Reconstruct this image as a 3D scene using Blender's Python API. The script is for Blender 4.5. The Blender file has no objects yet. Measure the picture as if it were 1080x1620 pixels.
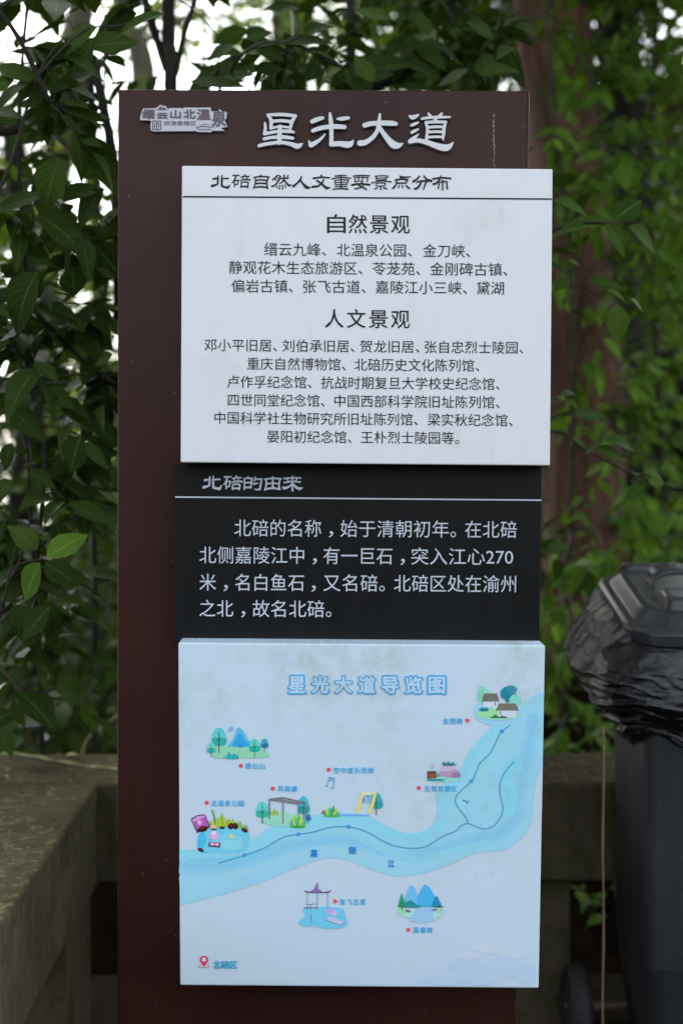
import bpy, math, random
import numpy as np
from mathutils import Vector, Matrix, Euler, noise

S = bpy.context.scene
C = S.collection
R = math.radians
# ------------------------------------------------------------------ camera, light, exposure
CAM = Vector((0.0, -2.8, 1.5))
PITCH, YAW = R(-2.54), R(-0.56)
cam_data = bpy.data.cameras.new('camera')
cam = bpy.data.objects.new('camera', cam_data)
C.objects.link(cam)
cam.location = CAM
cam.rotation_euler = (R(90) + PITCH, 0, YAW)
cam_data.sensor_fit = 'VERTICAL'; cam_data.sensor_height = 36; cam_data.lens = 50
cam_data.clip_start = 0.05; cam_data.clip_end = 5000
cam_data.dof.use_dof = True; cam_data.dof.focus_distance = 2.70; cam_data.dof.aperture_fstop = 2.0
S.camera = cam
SUN_EL, SUN_ROT = R(44), R(338)
world = bpy.data.worlds.new('World'); S.world = world; world.use_nodes = True
wn, wl = world.node_tree.nodes, world.node_tree.links
wn.clear()
sky = wn.new('ShaderNodeTexSky'); sky.sky_type = 'NISHITA'; sky.sun_disc = False
sky.sun_elevation = SUN_EL; sky.sun_rotation = SUN_ROT; sky.dust_density = 3.0; sky.air_density = 1.0
hs = wn.new('ShaderNodeHueSaturation'); hs.inputs['Saturation'].default_value = 0.34
bg = wn.new('ShaderNodeBackground'); bg.inputs['Strength'].default_value = 0.15
wo = wn.new('ShaderNodeOutputWorld')
wl.new(sky.outputs[0], hs.inputs['Color']); wl.new(hs.outputs[0], bg.inputs[0]); wl.new(bg.outputs[0], wo.inputs[0])
sd = bpy.data.lights.new('sun', 'SUN'); sd.energy = 0.5; sd.angle = R(25); sd.color = (1, .97, .93)
sun = bpy.data.objects.new('sun', sd); C.objects.link(sun)
# the lamp shines along its -Z; sky rotation is measured from +Y clockwise
sun.rotation_euler = Euler((R(90) - SUN_EL, 0, math.pi - SUN_ROT), 'XYZ')
S.view_settings.view_transform = 'Standard'; S.view_settings.look = 'None'
S.view_settings.gamma = 1; S.view_settings.use_curve_mapping = False
S.view_settings.exposure = 2.0
S.cycles.use_denoising = True
S.cycles.max_bounces = 6; S.cycles.transparent_max_bounces = 8

CM = cam.rotation_euler.to_matrix()
def ray(px, py):
    return CM @ Vector(((px - 540) / 2250, (810 - py) / 2250, -1))
def P(px, py, D):
    """point seen at photograph pixel (px,py) lying D metres in front of the camera along +Y"""
    r = ray(px, py); return CAM + r * (D / r.y)
def onplane(px, py, y):
    return P(px, py, y - CAM.y)
CMI = CM.transposed()
def proj(p):
    q = CMI @ (Vector(p) - CAM)
    if q.z > -0.05: return (-9999, -9999, -1)
    return (540 + 2250 * q.x / -q.z, 810 - 2250 * q.y / -q.z, -q.z)

# ------------------------------------------------------------------ helpers
def lin(c, k=1.0):
    out = []
    for v in c:
        v /= 255.0
        out.append(min(1.0, (v / 12.92 if v <= .04045 else ((v + .055) / 1.055) ** 2.4) * k))
    return tuple(out)

def obj(name, data, parent=None, loc=(0, 0, 0), **props):
    o = bpy.data.objects.new(name, data); C.objects.link(o)
    if parent is not None: o.parent = parent
    o.location = loc
    for k, v in props.items(): o[k] = v
    return o
def empty(name, loc, label, category, group=None):
    o = obj(name, None, loc=loc); o.empty_display_size = .1
    o['label'] = label; o['category'] = category
    if group: o['group'] = group
    return o
class MB:
    """collects verts and faces in world space, builds one mesh"""
    def __init__(s): s.v = []; s.f = []; s.c = []
    def add(s, vs, fs, col=None):
        b = len(s.v); s.v += [tuple(v) for v in vs]
        s.f += [tuple(i + b for i in f) for f in fs]; s.c += [col] * len(fs)
    def box(s, x0, x1, y0, y1, z0, z1, M=None):
        vs = [Vector((x, y, z)) for x in (x0, x1) for y in (y0, y1) for z in (z0, z1)]
        if M: vs = [M @ v for v in vs]
        s.add(vs, [(0, 1, 3, 2), (4, 6, 7, 5), (0, 4, 5, 1), (2, 3, 7, 6), (0, 2, 6, 4), (1, 5, 7, 3)])
    def tube(s, pts, rad, n=8, cap=True, rough=0.0, seed=0):
        pts = [Vector(p) for p in pts]; rings = []
        up = Vector((0.13, 0.21, 1)).normalized()
        t0 = (pts[1] - pts[0]).normalized()
        a = t0.cross(up if abs(t0.dot(up)) < .95 else Vector((1, 0, 0))).normalized()
        vs = []
        for i, p in enumerate(pts):
            t = (pts[min(i + 1, len(pts) - 1)] - pts[max(i - 1, 0)]).normalized()
            a = (a - t * a.dot(t)).normalized(); b = t.cross(a)
            r = rad[i] if hasattr(rad, '__len__') else rad
            for k in range(n):
                an = 2 * math.pi * k / n
                rr = r * (1 + (rough * noise.noise(Vector((math.cos(an) * 2.2 + seed, math.sin(an) * 2.2, i * .35))) if rough else 0))
                vs.append(p + (a * math.cos(an) + b * math.sin(an)) * rr)
        fs = [(i * n + k, i * n + (k + 1) % n, (i + 1) * n + (k + 1) % n, (i + 1) * n + k) for i in range(len(pts) - 1) for k in range(n)]
        if cap: fs += [tuple(range(n - 1, -1, -1)), tuple(range((len(pts) - 1) * n, len(pts) * n))]
        s.add(vs, fs)
    def build(s, name, mat, parent=None, origin=None, smooth=False, **props):
        me = bpy.data.meshes.new(name)
        org = Vector(origin) if origin is not None else (parent_world(parent) if parent else Vector((0, 0, 0)))
        me.from_pydata([tuple(Vector(v) - org) for v in s.v], [], s.f)
        me.materials.append(mat)
        if any(c is not None for c in s.c):
            at = me.color_attributes.new('Col', 'FLOAT_COLOR', 'CORNER')
            buf = []
            for f, c in zip(s.f, s.c): buf += list((c or (1, 1, 1)) + (1,)) * len(f)
            at.data.foreach_set('color', buf)
        if smooth: me.polygons.foreach_set('use_smooth', [True] * len(me.polygons))
        me.update()
        o = obj(name, me, parent, loc=(org if parent is None else org - parent_world(parent)), **props)
        return o
def parent_world(p):
    v = Vector((0, 0, 0))
    while p is not None: v = v + p.location; p = p.parent
    return v
def bevel(o, w, seg=2, ang=30):
    m = o.modifiers.new('bevel', 'BEVEL'); m.width = w; m.segments = seg; m.limit_method = 'ANGLE'; m.angle_limit = R(ang)
    return o
def smooth_pts(pts, n):
    """Catmull-Rom through the points, any dimension"""
    pts = [tuple(p) for p in pts]; out = []
    for i in range(len(pts) - 1):
        p0, p1, p2, p3 = pts[max(i - 1, 0)], pts[i], pts[i + 1], pts[min(i + 2, len(pts) - 1)]
        for k in range(n):
            t = k / n
            out.append(tuple(.5 * (2 * b + (c - a) * t + (2 * a - 5 * b + 4 * c - d) * t * t + (3 * b - a - 3 * c + d) * t ** 3)
                             for a, b, c, d in zip(p0, p1, p2, p3)))
    out.append(pts[-1]); return out

# ------------------------------------------------------------------ materials
class NT:
    def __init__(s, name):
        s.m = bpy.data.materials.new(name); s.m.use_nodes = True
        s.n = s.m.node_tree.nodes; s.l = s.m.node_tree.links
        s.b = s.n['Principled BSDF']
    def node(s, t, **kw):
        n = s.n.new(t)
        for k, v in kw.items():
            if k.startswith('i_'): n.inputs[k[2:].replace('_', ' ')].default_value = v
            else: setattr(n, k, v)
        return n
    def link(s, a, b): s.l.new(a, b)
    def coord(s, scale=(1, 1, 1), kind='Object'):
        tc = s.node('ShaderNodeTexCoord'); mp = s.node('ShaderNodeMapping'); mp.inputs['Scale'].default_value = scale
        s.link(tc.outputs[kind], mp.inputs[0]); return mp.outputs[0]
    def noise(s, co, scale, detail=4, rough=.55):
        n = s.node('ShaderNodeTexNoise'); n.inputs['Scale'].default_value = scale
        n.inputs['Detail'].default_value = detail; n.inputs['Roughness'].default_value = rough
        s.link(co, n.inputs['Vector']); return n.outputs['Fac']
    def ramp(s, fac, stops):
        r = s.node('ShaderNodeValToRGB'); e = r.color_ramp.elements
        e[0].position, e[0].color = stops[0][0], tuple(stops[0][1]) + (1,)
        e[1].position, e[1].color = stops[-1][0], tuple(stops[-1][1]) + (1,)
        for p, c in stops[1:-1]:
            x = e.new(p); x.color = tuple(c) + (1,)
        s.link(fac, r.inputs[0]); return r.outputs[0]
    def mix(s, fac, a, b, mode='MIX'):
        n = s.node('ShaderNodeMix', data_type='RGBA', blend_type=mode)
        for sock, v in ((n.inputs[0], fac), (n.inputs[6], a), (n.inputs[7], b)):
            if isinstance(v, (int, float)): sock.default_value = v
            elif isinstance(v, tuple): sock.default_value = v + (1,)
            else: s.link(v, sock)
        return n.outputs[2]
    def math(s, op, a, b=0.0):
        n = s.node('ShaderNodeMath', operation=op)
        for sock, v in ((n.inputs[0], a), (n.inputs[1], b)):
            if isinstance(v, (int, float)): sock.default_value = v
            else: s.link(v, sock)
        return n.outputs[0]
    def bump(s, h, strength=.3, dist=.01):
        b = s.node('ShaderNodeBump'); b.inputs['Strength'].default_value = strength; b.inputs['Distance'].default_value = dist
        s.link(h, b.inputs['Height']); s.link(b.outputs[0], s.b.inputs['Normal'])
    def base(s, v):
        if isinstance(v, tuple): s.b.inputs['Base Color'].default_value = v + (1,)
        else: s.link(v, s.b.inputs['Base Color'])
    def rough(s, v):
        if isinstance(v, (int, float)): s.b.inputs['Roughness'].default_value = v
        else: s.link(v, s.b.inputs['Roughness'])
B0, W1 = (0, 0, 0), (1, 1, 1)

def mat_noise(name, c1, c2, scale, rough=.7, bump=.3, bdist=.01, stretch=(1, 1, 1), spec=.5):
    t = NT(name); co = t.coord(stretch); f = t.noise(co, scale, 6, .65)
    t.base(t.ramp(f, [(.3, c1), (.7, c2)])); t.rough(rough); t.b.inputs['Specular IOR Level'].default_value = spec
    if bump: t.bump(t.noise(co, scale * 4, 5, .7), bump, bdist)
    return t.m

def specks(t, co, scale, thr, inner=None):
    """round specks: 1 in a speck"""
    v = t.node('ShaderNodeTexVoronoi'); v.inputs['Scale'].default_value = scale
    t.link(co, v.inputs['Vector'])
    a = t.math('LESS_THAN', v.outputs['Distance'], thr)
    sep = t.node('ShaderNodeSeparateColor'); t.link(v.outputs['Color'], sep.inputs[0])
    keep = t.math('GREATER_THAN', sep.outputs[0], .72 if inner is None else inner)
    return t.math('MULTIPLY', a, keep)

# brown powder-coated board
t = NT('brown_coated_metal'); co = t.coord()
f = t.noise(co, 3.0, 3)
c = t.ramp(f, [(.3, (.031, .0090, .0066)), (.7, (.043, .0128, .0094))])
sp = t.math('MAXIMUM', specks(t, t.coord((1, .02, 1)), 48, .06, .72), specks(t, t.coord((1, .02, 1)), 110, .09, .86))
c = t.mix(t.math('MULTIPLY', sp, .5), c, (.35, .32, .3))
sm = t.noise(t.coord((5, 1, .7)), 4, 5, .6)
t.base(c); t.rough(t.math('ADD', t.math('MULTIPLY', sm, .18), .30)); t.b.inputs['Specular IOR Level'].default_value = .22
t.bump(t.noise(co, 350, 2), .04, .001)
M_BROWN = t.m

def panel_mat(name, base, stain, stain_amt, edge_green=True):
    t = NT(name); co = t.coord()
    f = t.noise(co, 5.0, 6, .7); g = t.noise(t.coord((9, 1, 1.2)), 4, 5, .6)
    m = t.ramp(f, [(.52, B0), (.74, W1)])
    c = t.mix(t.math('MULTIPLY', m, stain_amt), base, stain)
    c = t.mix(t.math('MULTIPLY', t.ramp(g, [(.55, B0), (.8, W1)]), stain_amt * .5), c, (.45, .42, .34))
    sp = specks(t, t.coord((1, .02, 1)), 60, .05, .86)
    c = t.mix(t.math('MULTIPLY', sp, .8), c, (.06, .055, .05))
    t.base(c); t.rough(.42)
    return t.m
M_WHITE = panel_mat('white_painted_panel', (.83, .845, .875), (.50, .54, .40), .26)
M_BLACK = NT('black_panel')
f = M_BLACK.noise(M_BLACK.coord((8, 1, 1)), 3, 5)
M_BLACK.base(M_BLACK.ramp(f, [(.3, (.0065, .0070, .0075)), (.7, (.010, .0108, .0115))])); M_BLACK.rough(.38)
M_BLACK.b.inputs['Specular IOR Level'].default_value = .18
sp = specks(M_BLACK, M_BLACK.coord((1, .02, 1)), 45, .04, .9)
M_BLACK = M_BLACK.m
# print on the map: colour attribute with lichen and dirt over it
def print_mat(name, attr=True, base=None, rough=.42, stain=.42, speck=.9):
    t = NT(name); co = t.coord(kind='Object')
    if attr:
        a = t.node('ShaderNodeVertexColor'); a.layer_name = 'Col'; c = a.outputs[0]
    else: c = base
    if stain:
        geo = t.node('ShaderNodeNewGeometry')
        mp = t.node('ShaderNodeMapping'); t.link(geo.outputs['Position'], mp.inputs[0]); mp.inputs['Scale'].default_value = (1, .02, 1)
        pos = mp.outputs[0]
        broad = t.noise(pos, 3.2, 3, .5); fine = t.noise(pos, 26, 6, .75)
        m = t.math('MULTIPLY', t.ramp(broad, [(.46, B0), (.62, W1)]), t.ramp(fine, [(.40, B0), (.62, W1)]))
        sep = t.node('ShaderNodeSeparateXYZ'); t.link(geo.outputs['Position'], sep.inputs[0])
        mr = t.node('ShaderNodeMapRange'); mr.inputs['From Min'].default_value = .62; mr.inputs['From Max'].default_value = 1.1
        t.link(sep.outputs[2], mr.inputs[0])
        m = t.math('MULTIPLY', m, t.math('ADD', t.math('MULTIPLY', mr.outputs[0], .8), .1))
        c = t.mix(t.math('MULTIPLY', m, stain), c, (.36, .44, .27))
        s1 = specks(t, pos, 95, .075, .84); s2 = specks(t, pos, 210, .12, .90)
        s1 = t.math('MAXIMUM', s1, s2)
        sm = t.ramp(t.noise(pos, 4.0, 2), [(.38, B0), (.6, W1)])
        c = t.mix(t.math('MULTIPLY', t.math('MULTIPLY', s1, sm), speck), c, (.05, .05, .045))
    t.base(c); t.rough(rough); t.b.inputs['Specular IOR Level'].default_value = .2; return t.m
M_PRINT = print_mat('printed_map_ink')
M_BLKINK = print_mat('black_ink', False, (.012, .013, .016), stain=0)
M_WHTINK = print_mat('white_ink', False, (.62, .66, .74), stain=0)
t = NT('brushed_silver_letters'); t.base((.66, .67, .67)); t.rough(.45)
t.bump(t.noise(t.coord(), 60, 4), .08, .002); M_SILVER = t.m
t = NT('letter_return'); t.base((.22, .23, .22)); t.rough(.5); M_RETURN = t.m
M_LOGOPLATE = mat_noise('logo_plate_enamel', (.52, .52, .58), (.6, .6, .66), 30, .5, 0)
M_LOGOINK = mat_noise('logo_mauve_ink', (.11, .08, .10), (.15, .11, .13), 20, .5, 0)

# concrete with moss and lichen
t = NT('mossy_concrete'); co = t.coord()
f = t.noise(co, 2.2, 8, .65); g = t.noise(co, 9, 6, .7)
c = t.ramp(f, [(.3, (.070, .064, .040)), (.5, (.120, .100, .064)), (.72, (.19, .155, .105))])
c = t.mix(t.ramp(g, [(.45, B0), (.7, W1)]), c, (.060, .064, .024))
gn = t.node('ShaderNodeNewGeometry'); sp = t.node('ShaderNodeSeparateXYZ'); t.link(gn.outputs['Normal'], sp.inputs[0])
upf = t.ramp(sp.outputs[2], [(.5, B0), (.9, W1)])
c = t.mix(t.math('MULTIPLY', upf, .42), c, (.026, .018, .010))
lf = t.noise(t.coord((1, 1, 1)), 34, 6, .78); lb = t.noise(co, 2.6, 3)
lm = t.math('MULTIPLY', t.ramp(lf, [(.53, B0), (.60, W1)]), t.ramp(lb, [(.38, B0), (.55, W1)]))
c = t.mix(t.math('MULTIPLY', t.math('MULTIPLY', lm, upf), .75), c, (.21, .20, .095))
st = t.noise(t.coord((14, 14, .8)), 3, 5, .6)
c = t.mix(t.math('MULTIPLY', t.math('SUBTRACT', 1.0, upf), t.ramp(st, [(.5, B0), (.75, (.6, .6, .6))])), c, (.045, .05, .024))
t.b.inputs['Specular IOR Level'].default_value = .02; t.base(c); t.rough(.9); t.bump(t.noise(co, 60, 8, .75), .6, .006); M_CONC = t.m

M_PAVE = mat_noise('damp_paving', (.010, .009, .007), (.026, .022, .016), 3, .95, .4, spec=0)
M_SOIL = mat_noise('dark_leaf_litter', (.004, .003, .002), (.014, .010, .006), 12, .95, 1.0, .03, spec=0)
t = NT('river_water'); t.base((.10, .13, .14)); t.rough(.12); t.bump(t.noise(t.coord((1, .3, 1)), .8, 3), .1, .1); M_WATER = t.m

def bark(name, c1, c2, st=(9, 9, 1.0), sc=3):
    t = NT(name); co = t.coord(st); f = t.noise(co, sc, 7, .7)
    c = t.ramp(f, [(.32, c1), (.68, c2)])
    m = t.ramp(t.noise(t.coord(), 5, 4), [(.5, B0), (.75, (.5, .5, .5))])
    t.base(t.mix(m, c, (.04, .055, .02))); t.rough(.9); t.bump(f, .9, .02); return t.m
M_BARKRED = bark('reddish_fibrous_bark', (.045, .021, .012), (.21, .10, .062))
M_BARKGREY = bark('grey_olive_bark', (.05, .045, .03), (.16, .14, .10))
M_BARKDARK = bark('dark_wet_bark', (.006, .005, .004), (.022, .017, .012))
M_TWIG = bark('twig_bark', (.022, .018, .011), (.065, .05, .03), (1, 1, 1), 30)

def leaf_mat(name, dark, light, trans, tfac=.3, rough=.42, holes=True):
    t = NT(name)
    a = t.node('ShaderNodeAttribute', attribute_name='rnd'); oi = t.node('ShaderNodeObjectInfo')
    r = t.math('FRACT', t.math('ADD', a.outputs['Fac'], oi.outputs['Random']))
    c = t.ramp(r, [(0, dark), (.7, tuple((x + y) / 2 for x, y in zip(dark, light))), (1, light)])
    u = t.node('ShaderNodeAttribute', attribute_name='leafuv'); sx = t.node('ShaderNodeSeparateXYZ'); t.link(u.outputs['Vector'], sx.inputs[0])
    au = t.math('ABSOLUTE', sx.outputs[0])
    mid = t.math('LESS_THAN', au, .045)
    vein = t.math('SINE', t.math('MULTIPLY', t.math('SUBTRACT', sx.outputs[1], t.math('MULTIPLY', au, .35)), 52.0))
    vm = t.math('MULTIPLY', t.math('GREATER_THAN', vein, .9), .35)
    m = t.math('MAXIMUM', mid, vm)
    c = t.mix(t.math('MULTIPLY', m, .5), c, tuple(min(1, x * 2.2 + .01) for x in light))
    co = t.coord()
    blot = t.noise(u.outputs['Vector'], 5, 4)
    c = t.mix(t.ramp(blot, [(.6, B0), (.8, (.5, .5, .5))]), c, tuple(x * .6 for x in dark))
    t.base(c); t.rough(rough); t.b.inputs['Specular IOR Level'].default_value = .035
    t.bump(vein, .25, .0015)
    tr = t.node('ShaderNodeBsdfTranslucent'); tr.inputs[0].default_value = trans + (1,)
    ms = t.node('ShaderNodeMixShader'); ms.inputs[0].default_value = tfac
    out = t.n['Material Output']
    t.link(t.b.outputs[0], ms.inputs[1]); t.link(tr.outputs[0], ms.inputs[2]); t.link(ms.outputs[0], out.inputs[0])
    return t.m
M_LEAFDARK = leaf_mat('dark_glossy_leaf', (.013, .027, .007), (.052, .090, .019), (.06, .11, .008), .22, .45)
M_LEAFMID = leaf_mat('mid_green_leaf', (.020, .046, .010), (.088, .150, .026), (.10, .18, .012), .28, .42)
M_LEAFBRIGHT = leaf_mat('fresh_green_leaf', (.022, .060, .010), (.120, .225, .030), (.16, .28, .015), .34, .45)
M_LEAFYELLOW = leaf_mat('yellow_green_leaf', (.08, .13, .015), (.19, .25, .035), (.24, .32, .03), .45, .6)

# ------------------------------------------------------------------ leaves and plants
ST = [(0, 0), (.12, .11), (.30, .195), (.50, .21), (.72, .14), (.88, .06), (1, 0)]
def leaf_template(bend=.18, fold=.22, width=1.0):
    v, uv = [], []
    idx = []
    for t_, w in ST:
        w *= width; z = -bend * t_ * t_
        if w == 0: idx.append([len(v)] * 3); v.append((0, t_, z)); uv.append((0, t_, 0))
        else:
            idx.append([len(v), len(v) + 1, len(v) + 2])
            v += [(-w, t_, z + fold * w), (0, t_, z), (w, t_, z + fold * w)]
            uv += [(-1, t_, 0), (0, t_, 0), (1, t_, 0)]
    f = []
    for a, b in zip(idx[:-1], idx[1:]):
        for k in (0, 1):
            q = [a[k], a[k + 1], b[k + 1], b[k]]; qq = []
            for i in q:
                if i not in qq: qq.append(i)
            f.append(tuple(qq))
    return np.array(v), f, np.array(uv)
LEAF_SHAPES = [leaf_template(.15, .20, 1.2), leaf_template(.32, .30, 1.0), leaf_template(.05, .10, 1.38), leaf_template(.45, .42, 1.12)]
_leafmesh = {}
def leaf_mesh(k, mat):
    key = (k, mat.name)
    if key not in _leafmesh:
        v, f, uv = LEAF_SHAPES[k]; me = bpy.data.meshes.new('leaf'); me.from_pydata(v.tolist(), [], f); me.materials.append(mat)
        a = me.attributes.new('leafuv', 'FLOAT_VECTOR', 'POINT'); a.data.foreach_set('vector', uv.astype(np.float32).ravel())
        me.polygons.foreach_set('use_smooth', [True] * len(f)); _leafmesh[key] = me
    return _leafmesh[key]
def joined_leaves(name, mats4, mat, parent, rng, **props):
    """mats4: list of 4x4 Matrix in world space -> one mesh object"""
    if not mats4: return None
    k = 0; v, f, uv = LEAF_SHAPES[0]
    org = parent_world(parent); nv = len(v)
    A = np.array([[list(r) for r in m] for m in mats4])
    vs = np.einsum('nij,vj->nvi', A[:, :3, :3], v) + A[:, None, :3, 3]
    vs = (vs - np.array(org)).reshape(-1, 3).astype(np.float32)
    n = len(mats4); sizes = np.array([len(x) for x in f]); flat = np.array([i for x in f for i in x])
    loops = (flat[None, :] + (np.arange(n) * nv)[:, None]).ravel().astype(np.int32)
    tot = np.tile(sizes, n); start = np.concatenate([[0], np.cumsum(tot)[:-1]]).astype(np.int32)
    me = bpy.data.meshes.new(name); me.vertices.add(len(vs)); me.vertices.foreach_set('co', vs.ravel())
    me.loops.add(len(loops)); me.loops.foreach_set('vertex_index', loops)
    me.polygons.add(len(tot)); me.polygons.foreach_set('loop_start', start)
    me.update(calc_edges=True); me.polygons.foreach_set('use_smooth', [True] * len(tot))
    a = me.attributes.new('leafuv', 'FLOAT_VECTOR', 'POINT'); a.data.foreach_set('vector', np.tile(uv, (n, 1)).astype(np.float32).ravel())
    a = me.attributes.new('rnd', 'FLOAT', 'POINT'); a.data.foreach_set('value', np.repeat(np.array([rng.random() for _ in range(n)]), nv).astype(np.float32))
    me.materials.append(mat); me.validate()
    return obj(name, me, parent, **props)

def leaf_matrix(p, d, nrm, s, w=1.0):
    d = d.normalized(); x = d.cross(nrm)
    if x.length < 1e-3: x = d.cross(Vector((1, 0, .2)))
    x.normalize(); z = x.cross(d)
    return Matrix(((x.x * s * w, d.x * s, z.x * s, p.x), (x.y * s * w, d.y * s, z.y * s, p.y), (x.z * s * w, d.z * s, z.z * s, p.z), (0, 0, 0, 1)))

def in_open_view(p):
    x, y, z = proj(p)
    if z < 0 or not (-15 < x < 1095 and -15 < y < 1635): return False
    if p[1] > 0 and 195 < x < 830 and y > 150: return False
    if p[1] > 0 and 280 < x < 862 and y > 270: return False
    return True

def plant(name, label, cat, base, stems, regions, leaf_len, mat, nobj, seed, group=None, per=(5, 8), stem_mat=None,
          droop=.2, tlen=(.12, .30), leafpart=True):
    """stems: [(points, r0, r1)]; regions: [((px0,px1),(py0,py1),(D0,D1),count)] volumes where twig tips grow"""
    rng = random.Random(seed)
    root = empty(name, base, label, cat, group)
    anchors = []
    for k, (pts, r0, r1) in enumerate(stems):
        pts = [Vector(q) for q in smooth_pts(pts, 6)]
        n = len(pts); mb = MB(); mb.tube(pts, [r0 + (r1 - r0) * i / (n - 1) for i in range(n)], 8, rough=.25, seed=k)
        mb.build('trunk' if k == 0 else 'branch', stem_mat or M_TWIG, root, smooth=True)
        anchors += pts
    tw = MB(); leaves = []
    for reg in regions:
        (x0, x1), (y0, y1), (d0, d1), cnt = reg
        for _ in range(cnt):
            tip = P(rng.uniform(x0, x1), rng.uniform(y0, y1), rng.uniform(d0, d1))
            a = min(anchors, key=lambda q: (q - tip).length + max(0, q.z - tip.z) * .3 + rng.random() * .45)
            L = (tip - a).length
            mid = (a + tip) * .5 + Vector((rng.uniform(-.08, .08), rng.uniform(-.08, .08), .12)) * min(L, 1.0)
            mid.z -= .10 * min(L, 1.0) * rng.random() * 1.6
            pts = [Vector(q) for q in smooth_pts([a, mid, tip], 4)]
            r = min(.006, .0016 + L * .004)
            tw.tube(pts, [r * (1 - .7 * i / (len(pts) - 1)) for i in range(len(pts))], 4, cap=False)
            # leafy end
            seg = rng.uniform(*tlen)
            dirv = (pts[-1] - pts[-3]).normalized()
            nl = rng.randint(*per)
            p0 = tip - dirv * min(seg, L) * .8
            for i in range(nl):
                f = i / max(1, nl - 1)
                p = p0.lerp(tip, f)
                side = dirv.cross(Vector((0, 0, 1)))
                if side.length < .1: side = Vector((1, 0, 0))
                side.normalize()
                sgn = 1 if i % 2 else -1
                d = Vector((dirv.x, dirv.y, dirv.z * .35)) * rng.uniform(.3, .9) + side * sgn * rng.uniform(.5, 1.2) * (1 - f * .6) + Vector((rng.gauss(0, .25), rng.gauss(0, .25), rng.gauss(-droop, .35)))
                nr = Vector((rng.gauss(0, .45), rng.gauss(-.25, .45), 1)).normalized()
                leaves.append((p, leaf_matrix(p, d, nr, leaf_len * rng.choice((rng.uniform(.4, .8), rng.uniform(.75, 1.3))), rng.uniform(.85, 1.1))))
    if tw.v: tw.build('twig_growth', M_TWIG, root, kind='stuff')
    vis = [l for l in leaves if in_open_view(l[0])]; vis.sort(key=lambda l: (l[0] - CAM).length)
    chosen = vis[:nobj]; ids = set(map(id, chosen)); rest = [l[1] for l in leaves if id(l) not in ids]
    org = parent_world(root)
    for p, m in chosen:
        o = bpy.data.objects.new('leaf', leaf_mesh(rng.randrange(4), mat)); C.objects.link(o); o.parent = root
        m2 = m.copy(); m2.translation = m.translation - org; o.matrix_local = m2
    joined_leaves('foliage', rest, mat, root, rng, kind='stuff')
    return root

def tree(name, label, base, trunk, blobs, leaf_len, mat, tmat, seed, group=None, limbs=5):
    """trunk: (points,r0,r1); blobs: [(centre, (rx,ry,rz), n)]"""
    rng = random.Random(seed); root = empty(name, base, label, 'tree', group)
    pts = [Vector(q) for q in smooth_pts(trunk[0], 8)]; n = len(pts)
    mb = MB(); mb.tube(pts, [trunk[1] + (trunk[2] - trunk[1]) * i / (n - 1) for i in range(n)], 20, rough=.22, seed=seed)
    mb.build('trunk', tmat, root, smooth=True)
    leaves = []; br = MB()
    for c, rad, cnt in blobs:
        c = Vector(c); sub = []
        a = min(pts, key=lambda q: (q - c).length + max(0, q.z - c.z))
        br.tube([Vector(q) for q in smooth_pts([a, a.lerp(c, .5) + Vector((0, 0, .2)), c], 5)], [.035 * (1 - i / 14) for i in range(11)], 6)
        for _ in range(max(3, cnt // 45)):
            v = Vector((rng.gauss(0, 1), rng.gauss(0, 1), rng.gauss(0, 1))).normalized() * rng.random() ** .45
            cc = c + Vector((v.x * rad[0], v.y * rad[1], v.z * rad[2])); sub.append(cc)
            br.tube([a.lerp(c, .7), cc], [.008, .003], 4, cap=False)
        for i in range(cnt):
            s_ = sub[rng.randrange(len(sub))]; k = .32 * min(rad) + .05
            p = s_ + Vector((rng.gauss(0, k), rng.gauss(0, k), rng.gauss(0, k * .6)))
            d = Vector((rng.gauss(0, 1), rng.gauss(0, 1), rng.gauss(-.2, .5)))
            nr = Vector((rng.gauss(0, .5), rng.gauss(0, .5), 1)).normalized()
            leaves.append(leaf_matrix(p, d, nr, leaf_len * rng.uniform(.6, 1.25)))
    br.build('limb_growth', tmat, root, smooth=True, kind='stuff')
    joined_leaves('crown', leaves, mat, root, rng, kind='stuff')
    return root

# ------------------------------------------------------------------ ground, slope, river
mb = MB(); nx, ny = 60, 60
for j in range(ny + 1):
    for i in range(nx + 1):
        x = -6 + 12 * i / nx; y = -8 + 12.2 * j / ny * 1.0
        mb.v.append((x, y, 0))
mb.f = [(j * (nx + 1) + i, j * (nx + 1) + i + 1, (j + 1) * (nx + 1) + i + 1, (j + 1) * (nx + 1) + i) for j in range(ny) for i in range(nx)]
mb.v = [(x, min(y, 1.6), z) for x, y, z in mb.v]; mb.c = [None] * len(mb.f)
pv = MB(); pv.add([(-60, -60, 0), (60, -60, 0), (60, 1.2, 0), (-60, 1.2, 0)], [(0, 1, 2, 3)])
pv.build('pavement', M_PAVE, kind='structure')
def terrain(x, y):
    """falls to the river on the left, rises as a wooded bank on the right"""
    t_ = max(0, y - 1.3)
    right = 1 / (1 + math.exp(-max(-40, min(40, (x - .25 - t_ * .05) * 2.2))))
    down = -min(14, (max(0, t_ - 3.0) ** 1.3) * .5)
    up = min(9.0, t_ * .55)
    n = noise.noise(Vector((x * .5, y * .5, 3))) * .25 * min(1, t_)
    return -.01 + down * (1 - right) + up * right * .75 + n
xs = list(np.concatenate([np.linspace(-400, -20, 14), np.linspace(-16, 16, 60), np.linspace(20, 400, 14)]))
ys = list(np.concatenate([np.linspace(1.2, 20, 50), np.linspace(22, 60, 12)]))
ter = MB(); ter.v = [(x, y, terrain(x, y)) for y in ys for x in xs]
w_ = len(xs); ter.f = [(j * w_ + i, j * w_ + i + 1, (j + 1) * w_ + i + 1, (j + 1) * w_ + i) for j in range(len(ys) - 1) for i in range(w_ - 1)]
ter.c = [None] * len(ter.f)
ter.build('wooded_slope', M_SOIL, smooth=True, kind='structure')
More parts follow.
